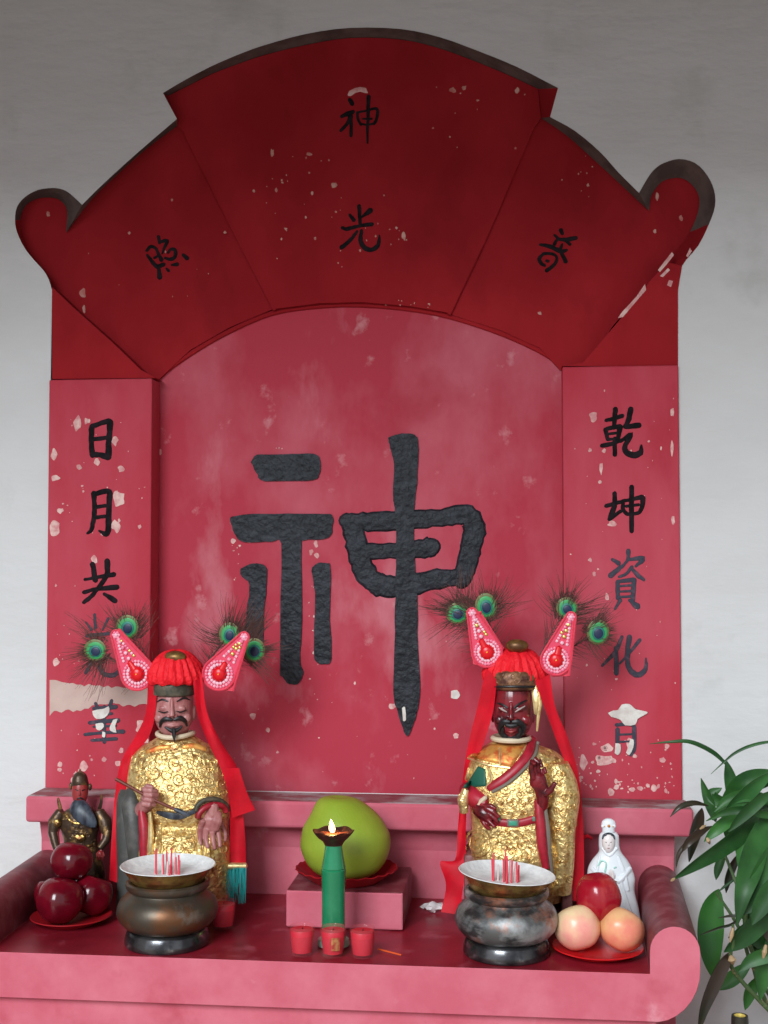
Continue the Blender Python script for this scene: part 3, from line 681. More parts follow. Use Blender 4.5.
# ================================================================= BURNERS
ZS = ZT+.003
def burner(c, main, s, tilt, label, spread, dish_dx=0):
    t = thing('incense_burner', label, 'incense burner', c, 'incense burners on the altar')
    bm = NB()
    lathe(bm, [(0, 0.004), (.050, .003), (.0655, 0, 0), (.067, .003), (.0665, .010), (.064, .0185), (.062, .023), (.056, .026)], c, 56, mi=0)
    obj('burner_foot', bm, 'foot', t)
    bm = NB()
    kz = .862
    lathe(bm, [(r_, z_*kz) for r_, z_ in [(.054, .027), (.060, .030), (.068, .035), (.0755, .045), (.0795, .057), (.079, .067), (.0745, .079), (.067, .088), (.0605, .0935), (.059, .0965), (.062, .0985), (.0645, .102), (.0655, .107), (.0655, .111), (.062, .1135), (.058, .1125), (.056, .104), (.052, .10), (0, .098)]], c, 56)
    obj('burner_bowl', bm, main, t)
    dc = Vector(c)+Vector((dish_dx, 0, 0))
    rx = Matrix.Rotation(tilt, 4, 'Y')
    bm = NB()
    lathe(bm, [(0, .0935), (.0535, .0935), (.0570, .0985), (.0610, .105), (.0665, .1125), (.0722, .1190), (.0748, .1213), (.0738, .1222, 1), (.068, .1175, 1), (.060, .111, 1), (.030, .108, 1), (0, .107, 1)], (0, 0, 0), 56)
    bm.transform(Matrix.Translation(dc+Vector((0, 0, .107))) @ rx @ Matrix.Translation((0, 0, -.107)))
    d = obj('ash_dish', bm, ['brass', 'ash'], t)
    for i, (dx, dy, h, pale) in enumerate(spread):
        bm = NB(); lean = random.uniform(-.0015, .0015)
        tube(bm, [dc+Vector((dx, dy, .107)), dc+Vector((dx+lean*.5, dy, .110+h/2)), dc+Vector((dx+lean, dy, .112+h))], .0014, 8)
        obj('incense_stick', bm, 'stick_pale' if pale else 'stick', d)
    return t
cL = Vector((-.5285, -.349, ZS)); cR = Vector((-.0165, -.343, ZS))
cL.x = at(167.5, 930, cL.y).x
sp = [(-.016+.0045*i+random.uniform(-.001, .001), random.uniform(-.012, .006), random.uniform(.014, .036), i in (2, 5)) for i in range(11)]
sp = [(-.020, 0, .030, 0), (-.0165, -.008, .036, 0), (-.006, -.004, .026, 0), (-.002, .004, .030, 0), (.001, -.008, .016, 1), (.004, .002, .034, 0), (.008, -.006, .020, 0), (.011, .003, .028, 1), (.0145, -.004, .022, 0), (.018, .002, .024, 0), (.020, -.008, .018, 0), (.006, -.012, .012, 0), (-.010, .003, .018, 1)]
burner(cL, 'burner', 1, .0, 'brown bronze incense burner in front of the pale pink faced deity statue', sp)
cR.x = at(506.5, 930, cR.y).x
sp2 = [(-.021, 0, .030, 0), (-.0195, -.006, .040, 0), (-.013, .003, .020, 1), (-.004, -.003, .030, 0), (-.001, .004, .042, 0), (.002, -.008, .036, 0), (.005, .002, .028, 1), (.008, -.006, .030, 0), (.013, .003, .022, 1), (.017, -.003, .026, 0), (.019, .004, .020, 0), (.0, -.012, .012, 0)]
burner(cR, 'burner2', 1, .075, 'ash grey incense burner with a tilted dish, in front of the dark red faced statue', sp2)

# ================================================================= FRUIT
def apple_mesh(r, seed, hfac=.95, pinch=.14, sx=1.0, dip=.30):
    bm = NB(); random.seed(seed); pr0 = []
    for k in range(0, 33):
        a = -PI/2+PI*k/32
        rr = r*math.cos(a)*(1+.04*math.sin(a)); z = r*hfac*math.sin(a)
        top = max(0, (math.sin(a)-.72)/.28); bot = max(0, (-math.sin(a)-.80)/.20)
        z -= r*dip*top**1.6; z += r*.18*bot**1.6*min(1, dip*4)
        rr *= (1-pinch*max(0, -math.sin(a))**2)
        pr0.append((max(rr, 0), z))
    pr0[0] = (0, pr0[0][1]); pr0[-1] = (0, pr0[-1][1])
    lathe(bm, pr0, (0, 0, 0), 36)
    ph = random.uniform(0, 6)
    for v in bm.verts:
        a = math.atan2(v.co.y, v.co.x)
        s = 1+.022*math.cos(5*a+ph)*(1 if v.co.z > 0 else 1.6)+.05*noise.noise(v.co/r*1.2+Vector((seed, 0, 0)))
        v.co.x *= s*sx; v.co.y *= s
    return bm
def apple(px, py, Y, rpx, mk, seed, label, rot=(0, 0, 0), group='red apples on the altar', hf=.95, pinch=.14, c=None, stem=True, dip=.30):
    c = at(px, py, Y) if c is None else c; r = rpx*mpp(c.y)
    t = thing('apple', label, 'apple', c, group)
    R = Matrix.Rotation(rot[0], 4, 'X') @ Matrix.Rotation(rot[1], 4, 'Y') @ Matrix.Rotation(rot[2], 4, 'Z')
    bm = apple_mesh(r, seed, hf, pinch, dip=dip); bm.transform(Matrix.Translation(c) @ R); obj('apple_skin', bm, mk, t)
    if stem:
        bm = NB(); tube(bm, [Vector((0, 0, r*.55)), Vector((.001, 0, r*.8)), Vector((.003, 0, r*1.02))], [.0012, .001, .0014], 6); bm.transform(Matrix.Translation(c) @ R); obj('apple_stem', bm, 'applestem', t)
    return t
def plate(c, r, mk, label, nfl, rim, group='red offering plates'):
    bm = NB()
    lathe(bm, [(0, .0015), (r*.62, .0015), (r*.64, 0), (r*.68, 0), (r*.72, .003), (r*.92, rim*.75), (r, rim), (r*.985, rim+.0012), (r*.90, rim*.75+.002), (r*.70, .0045), (0, .0035)], c, 72, flute=.011 if nfl else 0, nfl=nfl)
    if nfl:
        for v in bm.verts:
            d = v.co-Vector(c); a = math.atan2(d.y, d.x); q = math.hypot(d.x, d.y)/r
            if q > .85: v.co.z += rim*.07*math.sin(nfl*a)*min(1, (q-.85)/.15)
    o = obj('offering_plate', bm, mk); tag(o, label, 'plate', group); return o
cPL = Vector((at(69, 915, -.255).x+.004, -.255, ZS)); plate(cPL, .067, 'plate_dark', 'crimson plate under the pile of dark red apples at the left end', 0, .011)
RA = .0385
def ap(px, Y, z, r, seed, label, mk='applered', rot=(0, 0, 0), **k):
    q = at(px, 905, Y); return apple(0, 0, 0, r/mpp(Y), mk, seed, label, rot, c=Vector((q.x, Y, z)), **k)
ap(60, -.283, ZS+.0425, .0385, 1, 'dark red apple at the front of the left pile', rot=(-.25, .1, 0), hf=1.04, pinch=.1, stem=False, dip=.12)
ap(91.5, -.232, ZS+.0395, .0350, 2, 'dark red apple on the right of the left pile, beside the brown burner', rot=(-.3, .3, 1), hf=1.05, stem=False)
ap(49.5, -.228, ZS+.036, .027, 3, 'dark red apple half hidden at the back of the left pile', rot=(-.2, -.1, 2), hf=1.1, stem=False)
ap(71, -.245, at(71, 861, -.245).z, .0345, 4, 'dark red apple on top of the left pile, below the bronze figurine', rot=(-.3, .1, .4), hf=.97, pinch=.1, stem=False, dip=.1)
cPR = Vector((at(598, 950, -.335).x, -.330, ZS)); plate(cPR, .0700, 'plate', 'bright red plate with two pale apples at the right end', 0, .010)
ca = at(578, 938, -.338); ca.z = ZS+.0395; apple(0, 0, 0, .0355/mpp(ca.y), 'blush', 5, 'pale cream apple with pink blush, left one on the bright red plate', (-.35, -.3, 0), 'pale apples on the right plate', hf=.98, pinch=.03, c=ca, stem=False, dip=.08)
cb = at(622, 938, -.338); cb.z = ZS+.0385; apple(0, 0, 0, .0345/mpp(cb.y), 'blush2', 6, 'peach yellow apple nearest the rounded altar end', (-.3, .5, 0), 'pale apples on the right plate', hf=.95, pinch=.03, c=cb, stem=False, dip=.08)
cc = Vector(((ca.x+cb.x)/2-.001, -.318, ZS)); cc.z = at(605, 898, cc.y).z
apple(0, 0, 0, .0345/mpp(cc.y), 'applebright', 8, 'bright red apple resting on two pale apples in front of the white figurine', (.12, -.14, 0), hf=1.20, pinch=.36, c=cc, stem=False, dip=.16)
# pale pinkish apple peeping behind
cdv = Vector(((ca.x+cb.x)/2-.012, -.272, ZS+.034)); apple(0, 0, 0, .026/mpp(cdv.y), 'blush2', 9, 'small pinkish apple hidden behind the two pale apples', (0, 0, 0), 'pale apples on the right plate', c=cdv)
# pomelo
cpm = Vector((at(346, 838, -.172).x, -.174, ZB))
plate(cpm+Vector((.001, 0, .001)), .0865, 'plate_dark', 'fluted crimson plate under the green pomelo', 22, .020)
t = thing('pomelo', 'large green pomelo on a fluted red plate', 'pomelo', cpm+Vector((0, 0, .006)))
bm = NB(); k0 = .0775
prof2 = [(0, .001), (.03, .0), (.052, .008), (.067, .024), (.0755, .045), (.0765, .060), (.073, .078), (.066, .094), (.056, .108), (.044, .121), (.032, .1295), (.018, .1325), (.006, .131), (0, .130)]
lathe(bm, [(p[0], p[1]) for p in crom([(a, b, 0) for a, b in prof2], 3)], (0, 0, 0), 48)
for v in bm.verts:
    v.co.x -= .013*max(0, (v.co.z-.07)/.06)
    if v.co.x < 0: v.co.x *= 1-.09*math.exp(-((v.co.z-.105)/.02)**2)
    v.co *= 1+.02*noise.noise(v.co*14)
bm.transform(Matrix.Translation(cpm+Vector((0, 0, .0065)))); obj('pomelo_peel', bm, 'pomelo', t)

# ================================================================= OIL LAMP, CUPS
cl = Vector((at(333.5, 945, -.335).x, -.335, ZS))
lamp = thing('oil_lamp', 'tall green ceramic oil lamp burning in front of the pomelo', 'oil lamp', cl)
zt = at(334, 846, cl.y).z-ZS; k = mpp(cl.y)
bm = NB()
lathe(bm, [(0, .002), (12.5*k, 0), (12.9*k, .006), (12.6*k, .010), (11.6*k, .016), (11.5*k, zt*.45), (12*k, zt*.72), (12.3*k, zt*.765), (11.5*k, zt*.775), (12*k, zt*.785), (11.2*k, zt*.82), (9.5*k, zt*.92), (8.7*k, zt*.985), (8.6*k, zt+.003), (0, zt+.003)], cl, 40)
obj('lamp_body', bm, 'green_glaze', lamp)
bm = NB(); lathe(bm, [(0, .0005), (15.5*k, .0005), (16*k, .005), (15*k, .010), (12.8*k, .012), (0, .012)], cl, 40); obj('lamp_base', bm, 'pale_glaze', lamp)
z0 = zt+.002
bm = NB(); lathe(bm, [(0, z0), (9*k, z0), (11*k, z0+.006), (16*k, z0+.013), (19.5*k, z0+.019), (20.6*k, z0+.022), (19.6*k, z0+.0225), (16*k, z0+.018), (0, z0+.0165)], cl, 48, flute=.05, nfl=6)
for v in bm.verts:
    d = v.co-cl; a = math.atan2(d.y, d.x)
    if math.hypot(d.x, d.y) > 15*k: v.co.z += .0014*math.cos(6*a)
ld = obj('lamp_dish', bm, 'lampdish', lamp)
bm = NB(); lathe(bm, [(0, z0+.0168), (15.5*k, z0+.0168), (15.6*k, z0+.0175), (0, z0+.0178)], cl, 32); obj('lamp_oil', bm, 'oil', ld)
fx = cl+Vector((-.001, -.004, z0+.018))
bm = NB(); tube(bm, [fx, fx+Vector((0, 0, .004))], .0012, 6); obj('lamp_wick', bm, 'hair', ld)
bm = NB(); lathe(bm, [(0, .001), (.003, .003), (.0048, .007), (.0044, .011), (.0028, .016), (.0012, .020), (0, .023)], fx, 20)
for v in bm.verts: v.co.x -= .12*(v.co.z-fx.z)
obj('flame', bm, 'flame', ld)
def cup(px, label, goldlab=False, Y=-.386, x=None):
    c = Vector((at(px, 945, Y).x if x is None else x, Y, ZS))
    t = thing('candle_cup', label, 'candle cup', c, 'red candle cups on the altar')
    r = 12.4*mpp(Y)
    bm = NB(); lathe(bm, [(0, 0), (r*.80, 0), (r*.84, .002), (r*.97, .022), (r*1.03, .0425), (r*1.0, .0435), (r*.955, .0425), (r*.90, .022), (r*.78, .0045), (0, .0042)], c, 36); obj('cup_glass', bm, 'glass', t)
    bm = NB(); lathe(bm, [(0, .0046), (r*.775, .0048), (r*.895, .022), (r*.945, .037), (r*.90, .0385), (0, .0380)], c, 36); obj('wax', bm, 'cupred', t)
    bm = NB(); tube(bm, [c+Vector((0, 0, .036)), c+Vector((.001, 0, .041))], .0007, 6); obj('wick', bm, 'hair', t)
    if goldlab:
        bm = NB(); vs = []
        for i in range(9):
            a = -PI/2+.0+i*.09; rr = r*1.0
            vs.append((bm.verts.new(c+Vector((rr*math.cos(a), rr*math.sin(a), .012))), bm.verts.new(c+Vector((rr*1.05*math.cos(a), rr*1.05*math.sin(a), .032)))))
        for a_, b_ in zip(vs, vs[1:]): bm.faces.new([a_[0], b_[0], b_[1], a_[1]])
        obj('gold_label', bm, 'label', t)
    return t
cup(302, 'plain red candle cup on the left of the three before the green lamp')
cup(333, 'red candle cup with a gold label, middle of the three', True)
cup(362.5, 'plain red candle cup on the right of the three, beside the orange stick')
cup(0, 'red candle cup half hidden behind the brown incense burner', x=at(222, 905, -.27).x, Y=-.262)
bm = NB(); tube(bm, [atz(378, 949, ZS+.002), atz(401, 955, ZS+.002)], .0014, 8); tag(obj('joss_stick', bm, 'joss'), 'short orange joss stick lying beside the red cups', 'joss stick')
bm = NB(); bmesh.ops.create_icosphere(bm, subdivisions=3, radius=.012)
cpp = atz(432, 915, .9)
for v in bm.verts:
    nn = noise.noise_vector(v.co*160)*.006; v.co = Vector((v.co.x*1.6, v.co.y*.9, v.co.z*.55))+nn
zmin = min(v.co.z for v in bm.verts)
bm.transform(Matrix.Translation((cpp.x, cpp.y+.008, ZS-zmin))); tag(obj('crumpled_paper', bm, 'paper'), 'small crumpled white paper near the foot of the red ribbon', 'paper')

# ================================================================= STATUES
def curls(cx, cy, n, rx, ry, r0, r1, seed):
    rnd = random.Random(seed); out = []
    tries = 0
    while len(out) < n and tries < 4000:
        tries += 1
        x = cx+rnd.uniform(-rx, rx); y = cy+rnd.uniform(-ry, ry); r = rnd.uniform(r0, r1)
        if all(math.hypot(x-a, y-b) > (r+c)*.75 for a, b, c in out): out.append((x, y, r))
    return out
def ornament(parent, tip, cen, rc, edge, YO):
    """beaded tear-drop wing: tip and round centre in px; edge = px polyline of the straight red side"""
    tx, ty = tip; cx, cy = cen
    d = Vector((tx-cx, ty-cy)); L = d.length; u = d/L; a0 = math.atan2(u.y, u.x)
    rt = 4.2
    def outl(e):
        pts = []
        half = math.acos((rc-rt)/L)
        for i in range(25):
            a = a0+half+(2*PI-2*half)*i/24; pts.append((cx+(rc+e)*math.cos(a), cy+(rc+e)*math.sin(a)))
        for i in range(9):
            a = a0-half+2*half*i/8; pts.append((tx+(rt+e)*math.cos(a), ty+(rt+e)*math.sin(a)))
        return pts
    bm = NB(); prism(bm, [at(x, y, YO) for x, y in outl(0)], .010)
    o = obj('headdress_wing', bm, 'pinkfelt', parent, smooth=False)
    # straight red backing edge
    bm = NB(); prism(bm, [at(x, y, YO+.002) for x, y in edge], .009); obj('wing_backing', bm, 'rosebead', o, smooth=False)
    bm = NB()
    for poly in (outl(.6), ):
        P = [at(x, y, YO-.0005) for x, y in poly]; tube(bm, P+[P[0]], .0020, 6, caps=False)
    for a_, b_ in zip(edge[:-1], edge[1:2]): pass
    P = [at(x, y, YO-.0002) for x, y in (edge[0], edge[1])]; tube(bm, P, .0022, 6)
    obj('wing_cord', bm, 'rosebead', o)
    bm = NB(); rnd = random.Random(int(tx))
    def bead(x, y, r, mi, Y=YO-.001): ball(bm, at(x, y, Y), r*mpp(Y), mi, 1, (1, .8, 1))
    for rr, nb, br, mi in ((rc-2.6, 26, 1.7, 0), (rc-6.0, 18, 1.9, 1)):
        for i in range(nb):
            a = 2*PI*i/nb; bead(cx+rr*math.cos(a), cy+rr*math.sin(a), br*rnd.uniform(.85, 1.15), mi)
    n_ = 7
    for i in range(n_):
        t = .40+.42*i/(n_-1); w_ = (1-t)*rc*.62
        x, y = cx+d.x*t, cy+d.y*t; px_, py_ = -u.y, u.x
        for s in (-1, 1): bead(x+px_*w_*s, y+py_*w_*s, 1.7, rnd.choice((0, 1, 1, 2)))
        if i % 2 == 0: bead(x, y, 2.1, rnd.choice((0, 1, 2)), YO-.002)
    for i in range(6):
        a = i*PI/3; bead(tx+2.6*math.cos(a), ty+2.6*math.sin(a), 1.9, 0)
    bead(tx, ty, 2.2, 1, YO-.003); bead(tx-d.x*.12, ty-d.y*.12, 2.4, 0, YO-.002)
    b = obj('bead_trim', bm, ['bead', 'pinkbead2', 'goldbead'], o); b['kind'] = 'stuff'
    bm = NB(); c3 = at(cx, cy, YO-.003); ball(bm, c3, 6.8*mpp(YO), 0, 3, (1, .55, 1.05))
    q = at(cx+d.x*.30+u.y*1.5, cy+d.y*.30, YO-.003)
    tube(bm, [c3, (c3+q)/2, q], [5.2*mpp(YO), 3.6*mpp(YO), 2.8*mpp(YO)], 10, flat=.6)
    for i in range(10): ball(bm, c3+Vector((6.6*mpp(YO)*math.cos(i*PI/5), 0, 6.6*mpp(YO)*math.sin(i*PI/5))), 1.4*mpp(YO), 0, 1)
    obj('red_drop', bm, 'drop', o)
    bm = NB(); ball(bm, c3+Vector((0, -.0045, 0)), 1.5*mpp(YO), 0, 1); obj('yellow_bead', bm, 'yellow', o)
    return o
M['pinkbead2'] = mat('pearly_pink_bead', (.85, .46, .54), .25)
M['goldbead'] = M['goldbead']
def feather(parent, eye, root, YE, YR, rx, ry, seed, barbs=70, lmin=18, lmax=48, spread=2.2, dirv=None):
    rnd = random.Random(seed)
    ex, ey = eye; rx0, ry0 = root
    d = Vector((ex-rx0, ey-ry0)).normalized() if dirv is None else Vector(dirv).normalized()
    bm = NB()
    # quill
    Pq = [at(rx0, ry0, YR), at((rx0*.5+ex*.5)+rnd.uniform(-3, 3), (ry0*.5+ey*.5), (YR+YE)/2), at(ex, ey, YE+.002)]
    Pq = [Vector(p) for p in crom([tuple(p) for p in Pq], 6)]
    tube(bm, Pq, [.0013-.0007*i/(len(Pq)-1) for i in range(len(Pq))], 6)
    base_a = math.atan2(d.y, d.x)
    def strand(x, y, a, L, cur, w0, Yo):
        pts = []
        for i in range(8):
            t = i/7; pts.append(at(x, y, YE+Yo-.004*t)); x += math.cos(a)*L/7; y += math.sin(a)*L/7; a += cur/7
        tube(bm, pts, [w0*(1-.75*i/7) for i in range(8)], 4, caps=False)
    # long loose barbs sweep forward past the eye, in clumps that bend together
    nx_, ny_ = -d.y, d.x
    clumps = [(rnd.uniform(-1, 1), rnd.uniform(-.5, .5), rnd.uniform(.75, 1.1)) for _ in range(13)]
    for i in range(barbs*2):
        t, cv, lf = rnd.choice(clumps); t = max(-1.1, min(1.1, t+rnd.uniform(-.10, .10)))
        a = base_a+t*spread*.62+rnd.uniform(-.05, .05)
        L = rnd.uniform(lmin, lmax)*lf
        back = rnd.uniform(-4, 16)
        x = ex-d.x*back+nx_*t*rx*.9; y = ey-d.y*back+ny_*t*ry*.9
        strand(x, y, a, L, cv+rnd.uniform(-.15, .15)-t*.5, rnd.uniform(.22, .42)*mpp(YE), rnd.uniform(-.002, .006))
    # soft dense fringe of short barbs
    for i in range(230):
        a = rnd.uniform(0, 2*PI); L = rnd.uniform(4, 12)
        al = a+(-.5 if math.sin(a-base_a) > 0 else .5)
        strand(ex+math.cos(a)*rx*.8, ey+math.sin(a)*ry*.8, al, L, rnd.uniform(-.3, .3), .22*mpp(YE), rnd.uniform(0, .005))
    for i in range(60):
        t = rnd.uniform(.1, .95); x = rx0+(ex-rx0)*t; y = ry0+(ey-ry0)*t; s = rnd.choice((-1, 1))
        strand(x, y, base_a+s*rnd.uniform(.4, .9), rnd.uniform(12, 28), -s*rnd.uniform(0, .5), .25*mpp(YE), .004)
    f = obj('peacock_feather', bm, 'barb', parent)
    bm = NB()
    for mi, (q, off, dx, dy) in enumerate(((1.0, 0, 0, 0), (.80, .0012, .3, .5), (.56, .0022, .4, 1.2), (.40, .0032, .5, 1.6))):
        c = at(ex+dx, ey+dy, YE-off-.001); ring = []
        b = bmesh.new(); bmesh.ops.create_uvsphere(b, u_segments=28, v_segments=10, radius=1)
        rot = Matrix.Rotation(-(base_a+PI/2), 4, 'Y')
        merge(bm, b, mi, Matrix.Translation(c) @ rot @ Matrix.Diagonal((rx*q*mpp(YE), .0011, ry*q*mpp(YE), 1)))
    obj('feather_eye', bm, ['eye_out', 'eye_grn', 'eye_teal', 'eye_navy'], f)
    return f
def fingers(bm, bvh, lst, off, Yd):
    for l in lst: tube_on(bm, bvh, l, off, Yd, 10)

def statue_left():
    Y = -.165
    base = Vector((at(178, 900, Y).x, Y, ZS))
    t = thing('deity_statue', 'seated gilded deity statue with pale pink face, holding a brush', 'statue', base, 'deity statues on the altar')
    # throne
    bm = NB()
    loft(bm, [(132, 788, 11, .020, .01), (131, 800, 13, .026, .0), (132, 830, 14, .032, -.004), (134, 870, 15, .034, -.006), (134, 905, 16, .034, -.006)], Y, pw=.7)
    a = base
    box(bm, base.x-.083, base.x+.086, Y-.055, Y+.055, ZS, ZS+.020, .004)
    box(bm, base.x-.070, base.x+.074, Y+.040, Y+.060, ZS+.015, ZS+.165, .006)
    obj('throne', bm, 'darkwood', t)
    # robe
    bm = NB()
    loft(bm, [(177, 735, 17, .020, .006), (177, 741, 26, .028, .006), (177, 748, 38, .036, .006), (177, 758, 46, .044, .004), (177, 775, 50, .052, .0), (178, 795, 52.5, .058, -.002), (179, 812, 53, .058, -.003),
              (180, 822, 49, .054, -.004), (181, 832, 48, .060, -.012), (182, 850, 49, .066, -.020), (183, 875, 47, .060, -.014), (184, 897, 46, .055, -.006)], Y, seg=64, sub=6, pw=.92)
    # lap folds between the knees
    bv = bvh_of(bm)
    relief(bm, bv, curls(178, 783, 44, 46, 26, 4.5, 8, 3), 1.0, Y)
    relief(bm, bv, curls(178, 850, 20, 22, 22, 4, 7, 5), .9, Y)
    relief(bm, bv, curls(217, 860, 8, 10, 22, 4, 6, 6), .8, Y)
    for x0, x1 in ((149, 151), (160, 158), (198, 200), (208, 208)):
        tube_on(bm, bv, [(x0, 824, 2.6), ((x0+x1)/2, 850, 3.2), (x1, 885, 2.6)], -.0005, Y, 8)
    tube_on(bm, bv, [(146, 800, 1.6), (160, 808, 1.8), (178, 811, 2), (196, 807, 1.6)], 0, Y, 8)
    robe = obj('gilded_robe', bm, 'gold', t)
    # shoulder yoke and collar
    bm = NB()
    for l in ([(147, 753, 3), (160, 749, 4), (170, 748, 3)], [(183, 748, 3), (194, 747, 4), (205, 750, 3)]): tube_on(bm, bv, l, -.001, Y, 8, flat=.5)
    obj('orange_yoke', bm, 'orange_gold', t)
    bm = NB(); c = at(175.5, 735.5, Y+.004); P = [c+Vector((.031*math.cos(a), -.034*math.sin(a), .0035*math.cos(a)**2+.001)) for a in [2*PI*i/28 for i in range(29)]]
    tube(bm, P, .0042, 8, caps=False); obj('white_collar', bm, 'cream', t)
    # belt
    bm = NB(); tube_on(bm, bv, [(157, 812, 2), (168, 815, 4), (180, 816, 4), (190, 813, 3), (199, 809, 2.5)], -.001, Y, 8, flat=.6); obj('belt', bm, 'beardgrey', t)
    # dark hanging sleeve + red lining on the viewer's left
    bm = NB(); tube(bm, [at(133, 790, Y-.03), at(132, 805, Y-.045), at(135, 830, Y-.052), at(138, 860, Y-.054), at(139, 893, Y-.050)], [.012, .018, .017, .016, .014], 14, flat=.9); obj('dark_sleeve', bm, 'darkwood', t)
    bm = NB(); tube(bm, [at(141, 806, Y-.058), at(144, 825, Y-.066), at(145, 850, Y-.070), at(146, 885, Y-.066)], [.005, .009, .0095, .008], 10); obj('red_lining', bm, 'redpaint', t)
    bm = NB(); tube(bm, [at(150, 812, Y-.064), at(151, 835, Y-.074), at(150, 862, Y-.078), at(149, 888, Y-.070)], [.003, .0055, .006, .004], 8); obj('sleeve_hem', bm, 'gold_smooth', t)
    # red cuff
    bm = NB(); P = [on(bv, 198+14*(1-math.cos(a)), 815-10*math.sin(a)+3*math.cos(a), .004, Y-.06) for a in [PI*i/14 for i in range(15)]]
    tube(bm, P, [.0055]*15, 10); obj('red_cuff', bm, 'redpaint', t)
    bm = NB(); P = [on(bv, 196+16*(1-math.cos(a)), 811-12*math.sin(a), .005, Y-.06) for a in [PI*i/14 for i in range(15)]]
    tube(bm, P, [.0045]*15, 10); obj('sleeve_rim', bm, 'hatgrey', t)
    # body: head, ears, neck and both hands
    bm = NB()
    loft(bm, [(174, 684, 9, .014, 0), (174, 688, 16, .026, 0), (174, 695, 19, .031, -.001), (174, 705, 19.5, .033, -.002), (174, 715, 19.3, .033, -.003), (174, 723, 17.8, .031, -.004), (174, 730, 14, .026, -.005), (174, 736, 8, .016, -.006), (174, 739, 3, .006, -.006)], Y, 32)
    tube(bm, [at(176, 722, Y), at(176, 745, Y+.004)], .021, 16)
    hv = bvh_of(bm); yf = Y-.034
    tube(bm, [on(hv, 172, 699, -.001), on(hv, 172, 707, .002), on(hv, 172, 713, .005), on(hv, 172, 716, .0055)], [.0025, .003, .0042, .0048], 10)
    for s in (-1, 1): ball(bm, on(hv, 172+s*3.6, 716.5, .001), .0036)
    for ex in (163, 181): ball(bm, on(hv, ex, 708.5, -.0015), .0068, scale=(1.25, .6, .8))
    for ex in (160, 186): ball(bm, on(hv, ex, 718, -.005), .0095)
    tube(bm, [on(hv, 167, 725.5, 0), on(hv, 173, 726, .001), on(hv, 179, 725, 0)], [.0015, .0028, .0015], 8)
    ball(bm, on(hv, 173.5, 733, -.001), .006)
    for ex in (154.5, 194): ball(bm, at(ex, 713, Y+.004), .009, scale=(.45, .8, 1.5))
    # brush hand (fist of four fingers and a thumb)
    hc = at(148, 797, Y-.088)
    ball(bm, hc+Vector((.002, .008, -.001)), .0175, scale=(.85, .8, 1.05))
    tube(bm, [hc+Vector((-.002, .014, -.004)), hc+Vector((-.008, .028, -.016)), at(136, 814, Y-.045)], [.013, .012, .012], 12)
    for i in range(4):
        z = .0125-.0078*i; x = [.002, .003, .002, -.001][i]
        tube(bm, [hc+Vector((-.010, .002, z)), hc+Vector((-.004+x, -.011, z+.001)), hc+Vector((.007+x, -.013, z)), hc+Vector((.0135+x, -.004, z-.001)), hc+Vector((.010+x, .004, z-.002))], [.0040, .0044, .0042, .0038, .0032], 8)
    tube(bm, [hc+Vector((-.004, -.002, .014)), hc+Vector((.003, -.012, .0205)), hc+Vector((.012, -.012, .0185))], [.0048, .0044, .0035], 8)
    tube(bm, [at(176, 745, Y+.004), at(150, 765, Y), at(138, 795, Y), at(136, 812, Y-.042)], [.010, .010, .010, .010], 10)
    tube(bm, [at(176, 745, Y+.004), at(205, 768, Y), at(213, 795, Y-.02), at(213, 808, Y-.045), on(bv, 213, 814, 0, Y-.06)], [.010, .010, .010, .010, .012], 10)
    # hand on the knee
    fw = bv
    pc = [on(fw, 212, 822, .006, Y-.07)]
    tube(bm, [on(fw, 213, 812, .001, Y-.06), on(fw, 212, 820, .003, Y-.07), on(fw, 210, 829, .003, Y-.075)], [.016, .0185, .015], 14, flat=.5)
    for l in ([(203, 820, 3.6), (200, 830, 3.2), (200, 840, 2.6), (201, 845, 2)], [(207, 826, 3), (206, 838, 3), (208, 848, 2.4)], [(212, 827, 3), (213, 840, 2.8), (215, 849, 2.2)], [(217, 826, 3), (219, 838, 2.8), (220, 847, 2.1)], [(221, 823, 2.8), (225, 833, 2.5), (225, 841, 1.9)]):
        tube_on(bm, fw, l, .0025, Y-.07, 8)
    body = obj('body', bm, 'pinkskin', t); finish_remesh(body, .0011, 2)
    # painted face details / facial hair
    bm = NB()
    for l in ([(157, 702, .5), (162, 699.5, 1.1), (168, 701.5, .7)], [(177, 701.5, .7), (184, 698, 1.1), (190, 700, .5)]): tube_on(bm, hv, l, .0008, yf, 6)
    for l in ([(158, 711, .4), (163, 712.5, .7), (168, 711.5, .4)], [(176, 711, .4), (181, 712, .7), (187, 710, .4)]): tube_on(bm, hv, l, .0035, yf, 6)
    for l in ([(172, 720, 1.6), (166, 719, 2.6), (161, 722, 2.0), (160, 727, 1.0)], [(174, 720, 1.6), (180, 718, 2.6), (185, 721, 2.0), (187, 726, .9)], [(165, 727, 1.0), (170, 730, 2.0), (174, 731, 2.6), (179, 729, 1.8), (182, 726, .9)]): tube_on(bm, hv, l, .003, yf, 8)
    tube(bm, [on(hv, 173.5, 729, .003), at(174, 736, Y-.042), at(174.5, 742, Y-.044)], [.0040, .0033, .0008], 8)
    obj('beard', bm, 'hair', t)
    # hat band
    bm = NB()
    loft(bm, [(174, 682, 20.5, .036, 0), (174, 684, 22, .038, 0), (174, 690, 22, .038, 0), (174, 694, 21.5, .037, 0), (174, 695, 19, .033, 0)], Y, 40); obj('hat_band', bm, 'hatgrey', t)
    # head-dress
    head = headdress(t, (176, 668), 27, 20, Y, (174, 657))
    ornament(head, (116, 635), (137, 674), 15.5, [(119, 629), (155, 668), (146, 682), (122, 650)], Y-.012)
    ornament(head, (244, 637), (219, 674), 15.5, [(248, 639), (233, 691), (215, 690), (236, 650)], Y-.012)
